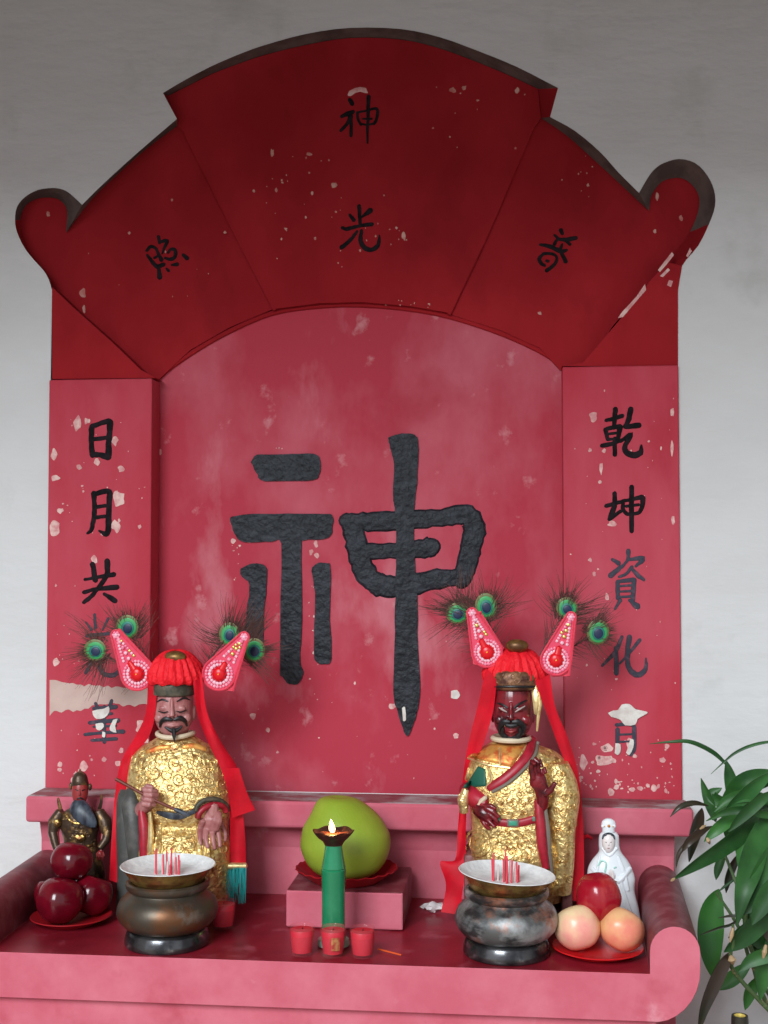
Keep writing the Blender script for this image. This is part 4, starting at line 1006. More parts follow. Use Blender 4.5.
    feather(head, (95, 650), (150, 680), Y+.035, Y+.01, 11, 12, 1, dirv=(-1, .12))
    feather(head, (127, 627), (155, 675), Y+.035, Y+.01, 12, 12.5, 2, barbs=50, dirv=(-.3, -1), lmax=36)
    feather(head, (229, 634), (200, 675), Y+.035, Y+.01, 10.5, 12, 3, dirv=(-.15, -1), lmax=46)
    feather(head, (254, 650), (203, 680), Y+.035, Y+.01, 12, 11.5, 4, dirv=(1, -.12), lmax=40)
    # ribbons
    bm = NB()
    ribbon(bm, [(148, 676, Y-.02), (146, 712, Y-.01), (136, 735, Y), (121, 762, Y), (115, 795, Y), (112, 830, Y-.01), (109, 880, Y-.02)],
           [(157, 684, Y-.03), (155, 716, Y-.02), (148, 738, Y-.01), (131, 760, Y-.005), (127, 795, Y-.01), (124, 838, Y-.02), (121, 884, Y-.03)], wave=.002)
    obj('red_ribbon', bm, 'ribbon', t)
    bm = NB()
    ribbon(bm, [(193, 682, Y-.03), (197, 712, Y-.02), (207, 740, Y-.015), (222, 772, Y-.02), (229, 800, Y-.02), (230, 835, Y-.02), (229, 868, Y-.02)],
           [(202, 676, Y-.02), (207, 712, Y-.01), (221, 742, Y), (238, 770, Y), (241, 800, Y-.005), (245, 835, Y-.005), (246, 868, Y-.01)], wave=.002)
    r2 = obj('red_ribbon', bm, 'ribbon', t)
    bm = NB()
    ribbon(bm, [(222, 768, Y-.026), (228, 790, Y-.028), (232, 818, Y-.026)], [(239, 768, Y-.01), (246, 790, Y-.006), (255, 810, Y-.004)], wave=.001)
    obj('ribbon_fold', bm, 'ribbon', r2)
    # tassel
    bm = NB()
    tube(bm, [at(228, 866, Y-.022), at(246, 866, Y-.015)], .006, 10); obj('tassel_head', bm, 'gold_smooth', t)
    bm = NB(); rnd = random.Random(3)
    for i in range(34):
        x = 223+23*i/33; L = rnd.uniform(22, 40)*(.75 if x < 228 else 1); yb = min(904, 869+L)
        tube(bm, [at(x, 868, Y-.022+rnd.uniform(-.004, .004)), at(x+rnd.uniform(-1, 1), (868+yb)/2, Y-.024), at(x+rnd.uniform(-2, 2), yb, Y-.022)], [.0009, .0009, .0006], 5)
    obj('turquoise_tassel', bm, 'tassel', t)
    # brush (held: a thing of its own)
    a = at(116, 779, hc.y-.010); m_ = at(152, 799, hc.y-.010); e = at(190, 816, Y-.096)
    br = thing('writing_brush', 'thin brown writing brush held in the fist of the pink faced statue', 'brush', m_)
    bm = NB(); tube(bm, [a, a*.5+m_*.5, m_, m_*.4+e*.6], [.0030, .0027, .0026, .0026], 10); obj('brush_handle', bm, 'brushwood', br)
    bm = NB(); p = m_*.4+e*.6; tube(bm, [p, p*.6+e*.4, p*.25+e*.75, e], [.0032, .0046, .0038, .0008], 10); obj('brush_tip', bm, 'beardgrey', br)
    return t
M['brushwood'] = mat('red_brown_brush_handle', (.16, .035, .022), .4)

def headdress(t, c, hw, hh, Y, goldc):
    cx, cy = c
    bm = NB()
    def mod(q, a, s):
        k = 1+.045*math.sin(a*22+s*3)+.05*noise.noise(q*90)
        cc = at(cx, cy, Y); return Vector((cc.x+(q.x-cc.x)*k, Y+(q.y-Y)*k, q.z+.0015*math.sin(a*11)))
    loft(bm, [(cx, cy+15, hw-1, .042, 0), (cx, cy+12, hw+1.5, .046, 0), (cx, cy+5, hw+1, .046, 0), (cx, cy-4, hw-3, .042, 0), (cx, cy-11, hw-8, .034, 0), (cx, cy-16, hw-15, .022, 0), (cx, cy-18, 3, .006, 0)], Y, 88, 3, mod=mod)
    h = obj('red_headdress', bm, 'pompom', t)
    bm = NB(); g = at(*goldc, Y-.030)
    ball(bm, g+Vector((0, .008, -.001)), .0195, 0, 3, (1, .7, .58)); obj('gold_boss', bm, 'boss', h)
    return h

def statue_right():
    Y = -.165
    base = Vector((at(521, 900, Y).x, Y, ZS))
    t = thing('deity_statue', 'seated gilded deity statue with dark red face, raised hand and green belt buckle', 'statue', base, 'deity statues on the altar')
    bm = NB()
    box(bm, base.x-.092, base.x+.084, Y-.052, Y+.055, ZS, ZS+.022, .004)
    box(bm, base.x-.094, base.x-.074, Y-.040, Y+.050, ZS+.015, ZS+.115, .006)
    box(bm, base.x+.066, base.x+.084, Y-.040, Y+.050, ZS+.015, ZS+.115, .006)
    box(bm, base.x-.085, base.x+.076, Y+.040, Y+.060, ZS+.015, ZS+.16, .006)
    obj('throne', bm, 'throne', t)
    bm = NB()
    loft(bm, [(512, 739, 16, .020, .006), (513, 745, 26, .028, .006), (516, 752, 40, .036, .004), (518, 764, 48, .044, .002), (520, 780, 51, .050, 0), (522, 800, 52, .054, -.002), (521, 820, 49, .052, -.003),
              (519, 832, 46, .058, -.010), (518, 850, 46, .064, -.018), (519, 875, 44, .060, -.012), (520, 897, 43, .055, -.004)], Y, seg=64, sub=6, pw=.92)
    bv = bvh_of(bm)
    relief(bm, bv, curls(515, 800, 16, 24, 13, 4, 7, 11), .9, Y)
    relief(bm, bv, curls(556, 770, 9, 12, 16, 4, 7, 12), .9, Y)
    relief(bm, bv, curls(560, 830, 10, 8, 30, 3.5, 5, 13), .9, Y)
    relief(bm, bv, curls(516, 850, 16, 18, 20, 3.5, 6, 14), .8, Y)
    for r in (13, 8.5, 4): tube_on(bm, bv, [(478+r*math.cos(a), 843+r*1.05*math.sin(a), 1.3) for a in [2*PI*i/14 for i in range(15)]], 0, Y, 6, n=2)
    robe = obj('gilded_robe', bm, 'gold', t)
    # sleeve hanging on the viewer's right
    bm = NB(); 
    loft(bm, [(556, 762, 12, .026, -.02), (560, 780, 16, .034, -.026), (561, 800, 18, .036, -.03), (562, 830, 13, .034, -.034), (562, 860, 12, .030, -.034), (560, 892, 11, .026, -.030)], Y, 36, 5)
    b2 = bvh_of(bm); relief(bm, b2, curls(561, 825, 18, 11, 60, 4, 6.5, 15), .9, Y-.05)
    obj('gilded_sleeve', bm, 'gold', t)
    bm = NB()
    tube(bm, [at(545, 806, Y-.074), at(548, 830, Y-.078), at(549, 852, Y-.078), at(552, 872, Y-.072)], [.0030, .0042, .0042, .003], 8); obj('sleeve_border', bm, 'sashedge', t)
    bm = NB(); tube(bm, [at(538, 800, Y-.072), at(540, 820, Y-.078), at(542, 845, Y-.080), at(546, 868, Y-.076)], [.007, .0085, .009, .006], 10); obj('red_lining', bm, 'redpaint', t)
    # yoke
    bm = NB()
    L = [(474, 744, 0), (492, 741, 0), (512, 744, 0)]
    def patch(bm, rows, off):
        vs = [[bm.verts.new(on(bv, x, y, off, Y-.05)) for x, y in r] for r in rows]
        for a_, b_ in zip(vs, vs[1:]):
            for i in range(len(a_)-1): bm.faces.new([a_[i], a_[i+1], b_[i+1], b_[i]])
    def grid(tl, tr, br_, bl, nx=8, ny=6):
        return [[(tl[0]*(1-u)*(1-v)+tr[0]*u*(1-v)+br_[0]*u*v+bl[0]*(1-u)*v, tl[1]*(1-u)*(1-v)+tr[1]*u*(1-v)+br_[1]*u*v+bl[1]*(1-u)*v) for u in [i/nx for i in range(nx+1)]] for v in [j/ny for j in range(ny+1)]]
    patch(bm, grid((489, 744), (526, 743), (512, 767), (469, 757)), .002)
    o = obj('orange_yoke', bm, 'orange_gold', t); sd = o.modifiers.new('solid', 'SOLIDIFY'); sd.thickness = .002
    bm = NB(); tube_on(bm, bv, [(468, 758, 1.2), (488, 765, 1.5), (510, 768, 1.3)], .001, Y, 8); tube_on(bm, bv, [(500, 748, 1.2), (500, 757, 1.3), (500, 767, 1)], .002, Y, 8)
    obj('yoke_trim', bm, 'gold_smooth', t)
    bm = NB(); patch(bm, grid((478, 766), (485, 769), (486, 786), (464, 788)), .0025); o = obj('green_shoulder_cloth', bm, 'green', t); sd = o.modifiers.new('solid', 'SOLIDIFY'); sd.thickness = .0025
    bm = NB(); tube_on(bm, bv, [(470, 768, 2.4), (468, 778, 2.8), (466, 786, 2.2)], .001, Y, 8); obj('armour_trim', bm, 'gold_smooth', t)
    bm = NB(); tube_on(bm, bv, [(488, 768, 1.6), (492, 778, 1.6), (486, 788, 1.6)], .001, Y, 8); obj('armour_trim', bm, 'gold_smooth', t)
    bm = NB(); c = at(511, 738.5, Y+.004); P = [c+Vector((.031*math.cos(a), -.036*math.sin(a), .001)) for a in [2*PI*i/28 for i in range(29)]]
    tube(bm, P, .0044, 8, caps=False); obj('white_collar', bm, 'cream', t)
    # diagonal sash
    bm = NB(); tube_on(bm, bv, [(532, 738, 4), (529, 752, 4.6), (518, 766, 4.6), (503, 779, 4.4), (488, 788, 4)], .001, Y, 12, flat=.5); s_ = obj('red_sash', bm, 'redpaint', t)
    bm = NB(); tube_on(bm, bv, [(538, 742, 1.6), (535, 755, 1.8), (523, 770, 1.8), (508, 783, 1.8), (492, 792, 1.6)], .002, Y, 8); obj('sash_border', bm, 'sashedge', s_)
    # belt
    bm = NB(); tube_on(bm, bv, [(492, 821, 4), (505, 823, 4), (520, 823, 4), (538, 818, 3.6)], .001, Y, 12, flat=.5); b_ = obj('belt', bm, 'redpaint', t)
    bm = NB(); q = on(bv, 513, 823, .006, Y-.05); box(bm, q.x-.0095, q.x+.0095, q.y-.002, q.y+.004, q.z-.006, q.z+.006, .0015); obj('buckle_frame', bm, 'sashedge', b_)
    bm = NB(); box(bm, q.x-.0068, q.x+.0068, q.y-.0035, q.y+.001, q.z-.0038, q.z+.0038, .0012); obj('jade_buckle', bm, 'jade', b_)
    bm = NB()
    for (x, y) in ((498, 819), (535, 819)):
        bm = NB(); q = on(bv, x, y, .005, Y-.05); box(bm, q.x-.004, q.x+.004, q.y-.001, q.y+.003, q.z-.0038, q.z+.0038, .001); obj('jade_stud', bm, 'jade', b_)
    # left (viewer) sleeve and cuffs
    bm = NB(); tube_on(bm, bv, [(468, 790, 9), (476, 798, 10), (487, 805, 8)], -.004, Y, 14); obj('red_sleeve', bm, 'redpaint', t)
    bm = NB(); tube_on(bm, bv, [(478, 810, 2.4), (480, 803, 2.6), (486, 797, 2)], .009, Y, 8); obj('sleeve_cuff', bm, 'cream', t)
    bm = NB(); tube(bm, [at(466, 790, Y-.03), at(463, 800, Y-.035), at(464, 812, Y-.03)], [.007, .010, .007], 14); b3 = bvh_of(bm); relief(bm, b3, [(462, 796, 4), (464, 806, 4)], .8, Y)
    obj('arm_guard', bm, 'gold_smooth', t)
    # body
    bm = NB()
    loft(bm, [(513, 680, 9, .014, 0), (513, 684, 16, .026, 0), (513, 692, 19.5, .032, -.001), (513, 704, 20, .034, -.002), (513, 716, 19.6, .034, -.003), (513, 725, 18, .032, -.004), (513, 732, 14.5, .027, -.005), (513, 738, 8, .017, -.006), (513, 741, 3, .006, -.006)], Y, 32)
    tube(bm, [at(514, 722, Y), at(514, 747, Y+.004)], .021, 16)
    hv = bvh_of(bm); yf = Y-.034
    tube(bm, [on(hv, 511, 703, -.001), on(hv, 511, 710, .002), on(hv, 511, 716, .005), on(hv, 511, 719, .0055)], [.0025, .003, .0042, .005], 10)
    for s in (-1, 1): ball(bm, on(hv, 511+s*3.8, 719.5, .001), .0038)
    for ex in (503, 519): ball(bm, on(hv, ex, 709, -.0015), .0066, scale=(1.25, .6, .8))
    for ex in (500, 525): ball(bm, on(hv, ex, 720, -.005), .0100)
    tube(bm, [on(hv, 506, 731, 0), on(hv, 511, 731.5, .001), on(hv, 516, 731, 0)], [.0015, .0032, .0015], 8)
    ball(bm, on(hv, 511.5, 737, -.003), .006)
    for s, ex in ((-1, 493), (1, 533)): ball(bm, at(ex, 715, Y+.004), .009, scale=(.45, .8, 1.5))
    # arms hidden by the robe, then the raised hand
    tube(bm, [at(514, 747, Y+.004), at(540, 770, Y), at(548, 800, Y-.02), at(542, 815, Y-.055), at(541, 808, Y-.072)], [.010, .010, .010, .009, .009], 10)
    tube(bm, [at(514, 747, Y+.004), at(488, 770, Y), at(478, 795, Y-.01), at(478, 806, Y-.03), on(bv, 478, 808, .001, Y-.05)], [.010, .010, .010, .010, .010], 10)
    g = -.086
    tube(bm, [at(541, 812, Y-.070), at(543, 800, Y-.078), at(542, 790, Y-.082), at(539, 783, Y-.084)], [.0095, .0105, .0125, .013], 14, flat=.7)
    ball(bm, at(538, 781, Y-.084), .0155, scale=(.95, .62, 1.05))
    for l in ([(533, 779, .0048, g-.004), (531, 768, .0046, g-.006), (532, 761, .0040, g-.010), (535, 764, .0034, g-.014)], [(535, 777, .0048, g), (534, 765, .0046, g-.001), (536, 758.5, .0040, g-.005), (539, 763, .0034, g-.008)],
              [(538, 776, .0047, g+.004), (538, 766, .0044, g+.003), (540, 761, .0038, g-.001), (542, 767, .0032, g-.004)], [(542, 779, .0044, g+.006), (543, 771, .0040, g+.005), (544.5, 768, .0034, g+.002), (546, 773, .003, g)]):
        tube(bm, [at(x, y, Y+dy) for x, y, r, dy in l], [r for x, y, r, dy in l], 10)
    tube(bm, [at(545, 794, Y+g), at(551, 790, Y+g-.004), at(555, 783, Y+g-.006)], [.0062, .0052, .0038], 10)
    # hand on the belt
    tube_on(bm, bv, [(478, 808, 7.5), (485, 813, 8.5), (490, 817, 7)], .003, Y-.05, 12)
    for l in ([(486, 808, 2.9), (493, 812, 2.6), (499, 817, 2.1)], [(488, 813, 2.9), (494, 818, 2.6), (498, 822, 2.0)], [(486, 818, 2.8), (491, 823, 2.5), (495, 827, 2.0)], [(482, 820, 2.7), (486, 826, 2.4), (490, 829, 1.9)], [(484, 806, 2.7), (491, 806, 2.3), (496, 809, 1.8)]):
        tube_on(bm, bv, l, .011, Y-.05, 8)
    body = obj('body', bm, 'redskin', t); finish_remesh(body, .0011, 2)
    bm = NB()
    for l in ([(497, 703, .5), (502, 704.5, 1.2), (508, 708, .8)], [(514, 708, .8), (520, 703.5, 1.2), (527, 700, .5)]): tube_on(bm, hv, l, .0012, yf, 6)
    for l in ([(510, 722, 1.8), (504, 722, 3.2), (500, 727, 2.8), (500, 733, 1.8)], [(512, 722, 1.8), (518, 722, 3.2), (523, 726, 2.8), (523, 732, 1.8)], [(503, 728, 1.5), (503, 733, 2.4), (507, 737, 2.0)], [(520, 728, 1.5), (520, 733, 2.4), (516, 737, 2.0)], [(506, 725, 1.8), (511, 726, 2.2), (517, 725, 1.8)], [(500, 733, 1.6), (505, 737, 2.6), (511, 738.5, 3.0), (518, 737, 2.6), (523, 732, 1.6)]): tube_on(bm, hv, l, .002, yf, 8)
    obj('beard', bm, 'hair', t)
    bm = NB()
    for l in ([(499, 707.5, .5), (503, 710, .9), (507, 712, .4)], [(515, 712, .4), (519, 709.5, .9), (525, 706, .5)]): tube_on(bm, hv, l, .0042, yf, 6)
    obj('eye_paint', bm, 'whiteeye', t)
    bm = NB(); tube_on(bm, hv, [(508, 731, .6), (511, 732, 1.5), (514, 731, .6)], .005, yf, 8); obj('lips', bm, 'figred', t)
    # hat
    bm = NB()
    loft(bm, [(514, 669, 17, .030, 0), (514, 671, 22, .037, 0), (514, 676, 24.5, .040, 0), (514, 683, 24, .040, 0), (513.5, 687, 22.5, .038, 0), (513.5, 689, 20, .034, 0)], Y, 48)
    hb = bvh_of(bm); relief(bm, hb, curls(514, 679, 9, 22, 5, 2.6, 4, 21), .7, Y)
    hat = obj('hat_band', bm, 'hatbrown', t)
    bm = NB(); tube(bm, [at(492+.2*i*0, 689, 0) for i in range(1)]*0+[on(hb, x, 686.5+abs(x-513)*.02, .0, Y) for x in range(492, 536, 3)], .0022, 8); obj('hat_rim', bm, 'hair', hat)
    bm = NB()
    tube(bm, [at(535, 684, Y-.014), at(537, 700, Y-.018), at(537, 714, Y-.018)], [.007, .008, .005], 10, flat=.5)
    tube(bm, [at(540, 690, Y-.02), at(540, 705, Y-.024), at(538, 718, Y-.024), at(537, 731, Y-.022)], [.0022, .0034, .003, .0016], 8)
    obj('ear_flap', bm, 'gold_smooth', hat)
    head = headdress(t, (515, 666), 30, 20, Y+.012, (517, 645.5))
    ornament(head, (472, 613), (487, 652), 14.5, [(469, 616), (481, 612), (506, 650), (478, 664), (473, 667)][:2] + [(504, 648), (487, 668), (473, 664)], Y-.012)
    ornament(head, (571, 617), (556, 660), 14.5, [(574, 617), (569, 676), (552, 677), (560, 640)], Y-.012)
    feather(head, (457.5, 613), (492, 660), Y+.035, Y+.01, 10.5, 12, 11, dirv=(-1, -.25), lmax=44)
    feather(head, (486, 606), (498, 655), Y+.03, Y+.01, 11, 13, 12, dirv=(.1, -1), lmax=50)
    feather(head, (567, 608), (540, 655), Y+.035, Y+.01, 10.5, 11, 13, dirv=(.55, -1), lmax=40)
    feather(head, (598, 632), (545, 665), Y+.03, Y+.01, 12.5, 11, 14, barbs=50, dirv=(1, -.2), lmax=32)
    bm = NB()
    ribbon(bm, [(486, 668, Y-.02), (478, 705, Y-.01), (468, 745, Y), (462, 785, Y), (458, 825, Y), (455, 860, Y-.01), (440, 862, Y-.02), (446, 885, Y-.02), (441, 912, Y-.03)],
           [(497, 680, Y-.03), (493, 712, Y-.02), (484, 742, Y-.015), (469, 785, Y-.01), (466, 825, Y-.01), (466, 850, Y-.02), (466, 870, Y-.03), (462, 895, Y-.035), (461, 915, Y-.04)], wave=.002)
    r1 = obj('red_ribbon', bm, 'ribbon', t)
    bm = NB()
    ribbon(bm, [(535, 682, Y-.03), (546, 712, Y-.02), (557, 742, Y-.01), (569, 775, Y-.01), (573, 810, Y-.015), (573, 850, Y-.02), (569, 900, Y-.03)],
           [(550, 674, Y-.02), (555, 706, Y-.01), (568, 738, Y), (578, 772, Y), (582, 808, Y), (584, 850, Y-.01), (584, 902, Y-.02)], wave=.002)
    obj('red_ribbon', bm, 'ribbon', t)
    bm = NB(); tube(bm, [at(582, 838, Y+.03), at(588, 836, Y+.035), at(592, 839, Y+.04)], [.004, .003, .002], 8, flat=.5); obj('ribbon_fold', bm, 'ribbon', t)
    return t
SL = statue_left(); SR = statue_right()

# ================================================================= FIGURINES
def fig_left():
    Y = -.135; b0 = Vector((at(82, 900, Y).x, Y, ZS))
    t = thing('warrior_figurine', 'small dark bronze warrior figurine with red face and long beard, behind the dark red apples', 'figurine', b0)
    bm = NB()
    loft(bm, [(82, 806, 8, .010, .002), (81, 812, 18, .018, .002), (80, 822, 22, .022, 0), (80, 835, 18, .021, 0), (81, 847, 17, .021, 0), (82, 858, 20, .026, -.004), (84, 875, 22, .030, -.006), (84, 897, 22, .030, -.004)], Y, 40, 5)
    bv = bvh_of(bm); relief(bm, bv, curls(80, 830, 12, 16, 14, 3, 5, 31), .8, Y)
    for s in (-1, 1):                                         # shoulder guards and arms
        x = 80+s*19
        tube(bm, [at(x, 812, Y-.004), at(x+s*6, 822, Y-.008), at(x+s*8, 833, Y-.012)], [.010, .0125, .009], 12)
    tube(bm, [at(53, 832, Y-.012), at(55, 842, Y-.020), at(58, 852, Y-.024)], [.009, .0075, .006], 10)
    tube(bm, [at(108, 832, Y-.012), at(106, 840, Y-.02), at(100, 848, Y-.026)], [.009, .0075, .006], 10)
    for l in ([(62, 816, 1), (59, 803, .8), (58, 798, .5)], [(98, 815, 1), (101, 803, .8), (102, 795, .5)]): tube(bm, [at(x, y, Y+.006) for x, y, r in l], [r*2.2*mpp(Y) for x, y, r in l], 6)
    box(bm, b0.x-.042, b0.x+.042, Y-.032, Y+.03, ZS, ZS+.012, .003)
    obj('armoured_robe', bm, 'bronzefig', t)
    bm = NB()
    for l in ([(66, 815, 1.4), (72, 822, 1.4), (80, 824, 1.4)], [(72, 846, 1.8), (80, 848, 1.8), (92, 845, 1.6)], [(76, 836, 3), (80, 838, 4), (84, 836, 3)], [(68, 852, 1.4), (80, 855, 1.6), (92, 851, 1.4)]): tube_on(bm, bv, l, .001, Y, 8)
    ball(bm, at(57, 823, Y-.016), .008, 0, 2, (1, .6, 1)); ball(bm, at(105, 823, Y-.014), .007, 0, 2, (1, .6, 1))
    obj('armour_trim', bm, 'bronzegold', t)
    bm = NB()
    loft(bm, [(80, 780, 5, .008, 0), (80, 784, 7.5, .012, 0), (80, 792, 8.3, .0135, -.001), (80, 799, 7, .012, -.002), (80, 804, 4, .008, -.003)], Y, 24)
    hv = bvh_of(bm); tube(bm, [on(hv, 79.5, 789, 0), on(hv, 79.5, 795, .002)], [.001, .002], 8)
    tube(bm, [at(80, 800, Y), at(80, 810, Y)], .009, 10)
    for s in (-1, 1): tube(bm, [at(80, 808, Y), at(80+s*16, 816, Y), at(80+s*23, 832, Y-.012), at(80+s*21, 852, Y-.026)], [.004, .004, .0035, .003], 8)
    for x in (58, 100): 
        ball(bm, at(x, 854, Y-.028), .0058, 0, 2, (1, .9, 1.1))
        for i in range(4): tube(bm, [at(x-3+i*2, 853, Y-.031), at(x-3+i*2, 857, Y-.034), at(x-2.6+i*2, 860, Y-.031)], [.0014, .0014, .001], 6)
        tube(bm, [at(x+3, 852, Y-.031), at(x+4.5, 856, Y-.033)], [.0015, .001], 6)
    o = obj('body', bm, 'figred', t)
    bm = NB(); tube_on(bm, hv, [(75, 789.5, .4), (78, 790.5, .6)], .0006, Y); tube_on(bm, hv, [(82, 790.5, .6), (85, 789.5, .4)], .0006, Y); tube_on(bm, hv, [(77, 799, .7), (80, 798, .9), (83, 799, .7)], .001, Y); obj('eyebrows', bm, 'hair', t)
    bm = NB()
    loft(bm, [(80, 772, 3, .006, .002), (80, 775, 6.5, .011, .002), (80, 781, 8.3, .0145, .002), (80, 785, 8.8, .0145, .003), (80, 786, 7.5, .012, .004)], Y, 24)
    ball(bm, at(71, 786, Y+.002), .006, 0, 2, (.6, .7, 1.1)); ball(bm, at(90, 787, Y+.002), .006, 0, 2, (.6, .7, 1.1)); tube(bm, [at(80, 773, Y), at(80, 769.5, Y)], [.003, .0015], 8)
    obj('helmet', bm, 'bronzefig', t)
    bm = NB()
    loft(bm, [(79, 800, 5, .006, -.012), (80, 804, 9, .008, -.016), (81, 810, 11.5, .009, -.020), (84, 817, 12, .008, -.023), (88, 823, 9.5, .006, -.024), (92, 827, 4, .003, -.024)], Y, 24)
    obj('beard', bm, 'beardgrey', t)
fig_left()
def fig_right():
    Y = -.175; b0 = Vector((at(611, 905, Y).x, Y, ZS))
    t = thing('goddess_figurine', 'small white porcelain goddess figurine in a hooded robe behind the red apple', 'figurine', b0)
    bm = NB()
    loft(bm, [(609, 832, 7, .009, 0), (609, 836, 9.5, .014, .001), (609, 845, 10, .015, .001), (610, 852, 11, .016, .001), (610, 860, 17, .018, 0), (610, 868, 21, .021, 0), (611, 878, 23, .023, 0), (611, 890, 22.5, .024, 0), (612, 905, 25, .025, -.002), (612, 916, 27, .025, -.002), (613, 921, 27, .024, -.002)], Y, 40, 5)
    bv = bvh_of(bm)
    for l in ([(600, 856, 1.2), (597, 872, 1.6), (594, 890, 1.6)], [(618, 856, 1.2), (624, 872, 1.8), (628, 890, 1.8)], [(620, 880, 1.6), (626, 900, 2), (632, 918, 2)], [(592, 868, 2.2), (603, 880, 2.6), (614, 879, 2.2)], [(630, 868, 2.2), (620, 880, 2.6), (613, 880, 2)], [(602, 848, 1.3), (609, 856, 1.3), (617, 848, 1.3)]): tube_on(bm, bv, l, 0, Y, 8)
    obj('porcelain_robe', bm, 'porcelain', t)
    bm = NB()
    loft(bm, [(608.5, 834, 4, .006, -.010), (608.5, 838, 6.2, .009, -.010), (608.5, 845, 6.2, .010, -.010), (608.5, 850, 4.5, .008, -.010), (608.5, 853, 2, .004, -.010)], Y, 24)
    hv = bvh_of(bm); tube(bm, [on(hv, 608.5, 841, 0), on(hv, 608.5, 845, .0012)], [.0007, .0014], 8)
    q = on(bv, 611, 876, .003, Y)
    tube(bm, [at(608.5, 848, Y-.010), at(609.5, 860, Y-.006), q], [.004, .004, .003], 8)
    for s in (-1, 1): ball(bm, q+Vector((s*.003, 0, 0)), .0045, 0, 2, (.8, .7, 1.4))
    for i in range(4): tube(bm, [q+Vector((-.004+.0026*i, -.002, 0)), q+Vector((-.003+.002*i, -.003, .006)), q+Vector((-.0015+.001*i, -.002, .010))], [.0012, .0011, .0008], 6)
    obj('body', bm, 'facewhite', t)
    bm = NB(); tube_on(bm, hv, [(602.6, 839, .8), (604, 835.5, 1.3), (608.5, 834, 1.5), (613, 835.5, 1.3), (614.5, 839, .8)], .0006, Y); obj('hair', bm, 'beardgrey', t)
    bm = NB()
    for l in ([(605, 842, .2), (606.5, 842.5, .35)], [(610.5, 842.5, .35), (612, 842, .2)]): tube_on(bm, hv, l, .0005, Y, 5)
    obj('eye_paint', bm, 'hatgrey', t)
    bm = NB(); tube_on(bm, hv, [(607.5, 848.3, .3), (609.5, 848.3, .3)], .0006, Y, 5); obj('lips', bm, 'figred', t)
    bm = NB(); loft(bm, [(608.5, 832, 6, .008, -.002), (608.5, 829, 6.2, .008, -.002), (608.5, 825, 7, .008, -.002), (608.5, 821, 6, .007, -.002), (608.5, 818.5, 2.5, .004, -.002)], Y, 24)
    for x in (603, 614): ball(bm, at(x, 826, Y-.006), .0035, 0, 2)
    o = obj('crown', bm, 'porcelain', t)
    bm = NB(); ball(bm, at(608.8, 826, Y-.0105), .0024, 0, 2); ball(bm, at(604.5, 826.5, Y-.010), .0011, 0, 1); ball(bm, at(613, 826.5, Y-.010), .0011, 0, 1); obj('crown_jewel', bm, 'orange_gold', o)
    bm = NB(); tube_on(bm, bv, [(597, 868, .9), (601, 861, 1.1), (606, 863, .9), (605, 872, .9)], .001, Y, 6); tube_on(bm, bv, [(614, 868, .8), (616, 867, .8)], .001, Y, 6); obj('green_trim', bm, 'porcelain_green', t)
    bm = NB(); tube_on(bm, bv, [(609, 879, .7), (613, 880, .7), (617, 882, .7)], .003, Y, 6); obj('gold_belt', bm, 'brass', t)
fig_right()

# ================================================================= PLANT + STAND + BOTTLE
xs = .42; ZST = .56
st = thing('plant_stool', 'low brown wooden stool beside the altar holding plant and bottle', 'stool', (xs+.02, -.27, 0))
bm = NB(); box(bm, xs-.17, xs+.27, -.42, -.10, ZST-.03, ZST, .006); obj('stool_top', bm, 'wood', st)
for lx in (xs-.14, xs+.24):
    for ly in (-.39, -.13):
        bm = NB(); box(bm, lx-.02, lx+.02, ly-.02, ly+.02, 0, ZST-.03, .004); obj('leg', bm, 'wood', st)
pt = thing('potted_plant', 'leafy green potted plant with long pointed leaves right of the altar', 'plant', (xs+.10, -.22, ZST+.001))
bm = NB(); lathe(bm, [(0, 0), (.062, 0), (.075, .10), (.085, .115), (.085, .135), (.076, .135), (.072, .11), (0, .105)], (xs+.10, -.22, ZST+.001), 40); obj('pot', bm, 'pot', pt)
def leaf(bm, pts, w, mi=0, fold=.25, tw=0.0, peak=.45):
    """pts (px,py,Y) centre line, w full width px"""
    R = crom([tuple(map(float, p)) for p in pts], 6); m = len(R); P = [at(*p) for p in R]
    rows = []
    for i in range(m):
        s = i/(m-1)
        prof = (math.sin(PI*min(1, max(0, s**(math.log(.5)/math.log(peak)))))**.8) if 0 < s < 1 else .04
        hw = max(w*.5*prof, .25)*mpp(P[i].y)
        T = (P[min(i+1, m-1)]-P[max(i-1, 0)]).normalized()
        side = T.cross(Vector((0, -1, 0)).normalized())
        if side.length < .1: side = Vector((1, 0, 0))
        side.normalize(); nrm = side.cross(T).normalized()
        ca, sa = math.cos(tw), math.sin(tw); s2 = side*ca+nrm*sa; n2 = nrm*ca-side*sa
        th = n2*.0004
        l_ = P[i]-s2*hw+n2*hw*fold; r_ = P[i]+s2*hw+n2*hw*fold; ml = P[i]-s2*hw*.5+n2*hw*fold*.35; mr = P[i]+s2*hw*.5+n2*hw*fold*.35
        rows.append(([bm.verts.new(q+th) for q in (l_, ml, P[i], mr, r_)], [bm.verts.new(q-th) for q in (l_, ml, P[i], mr, r_)]))
    for (a, a2), (b, b2) in zip(rows, rows[1:]):
        for k in range(4):
            bm.faces.new([a[k], a[k+1], b[k+1], b[k]]).material_index = mi
            bm.faces.new([a2[k], b2[k], b2[k+1], a2[k+1]]).material_index = mi
        bm.faces.new([a[0], b[0], b2[0], a2[0]]).material_index = mi
        bm.faces.new([a[4], a2[4], b2[4], b[4]]).material_index = mi
bm = NB()
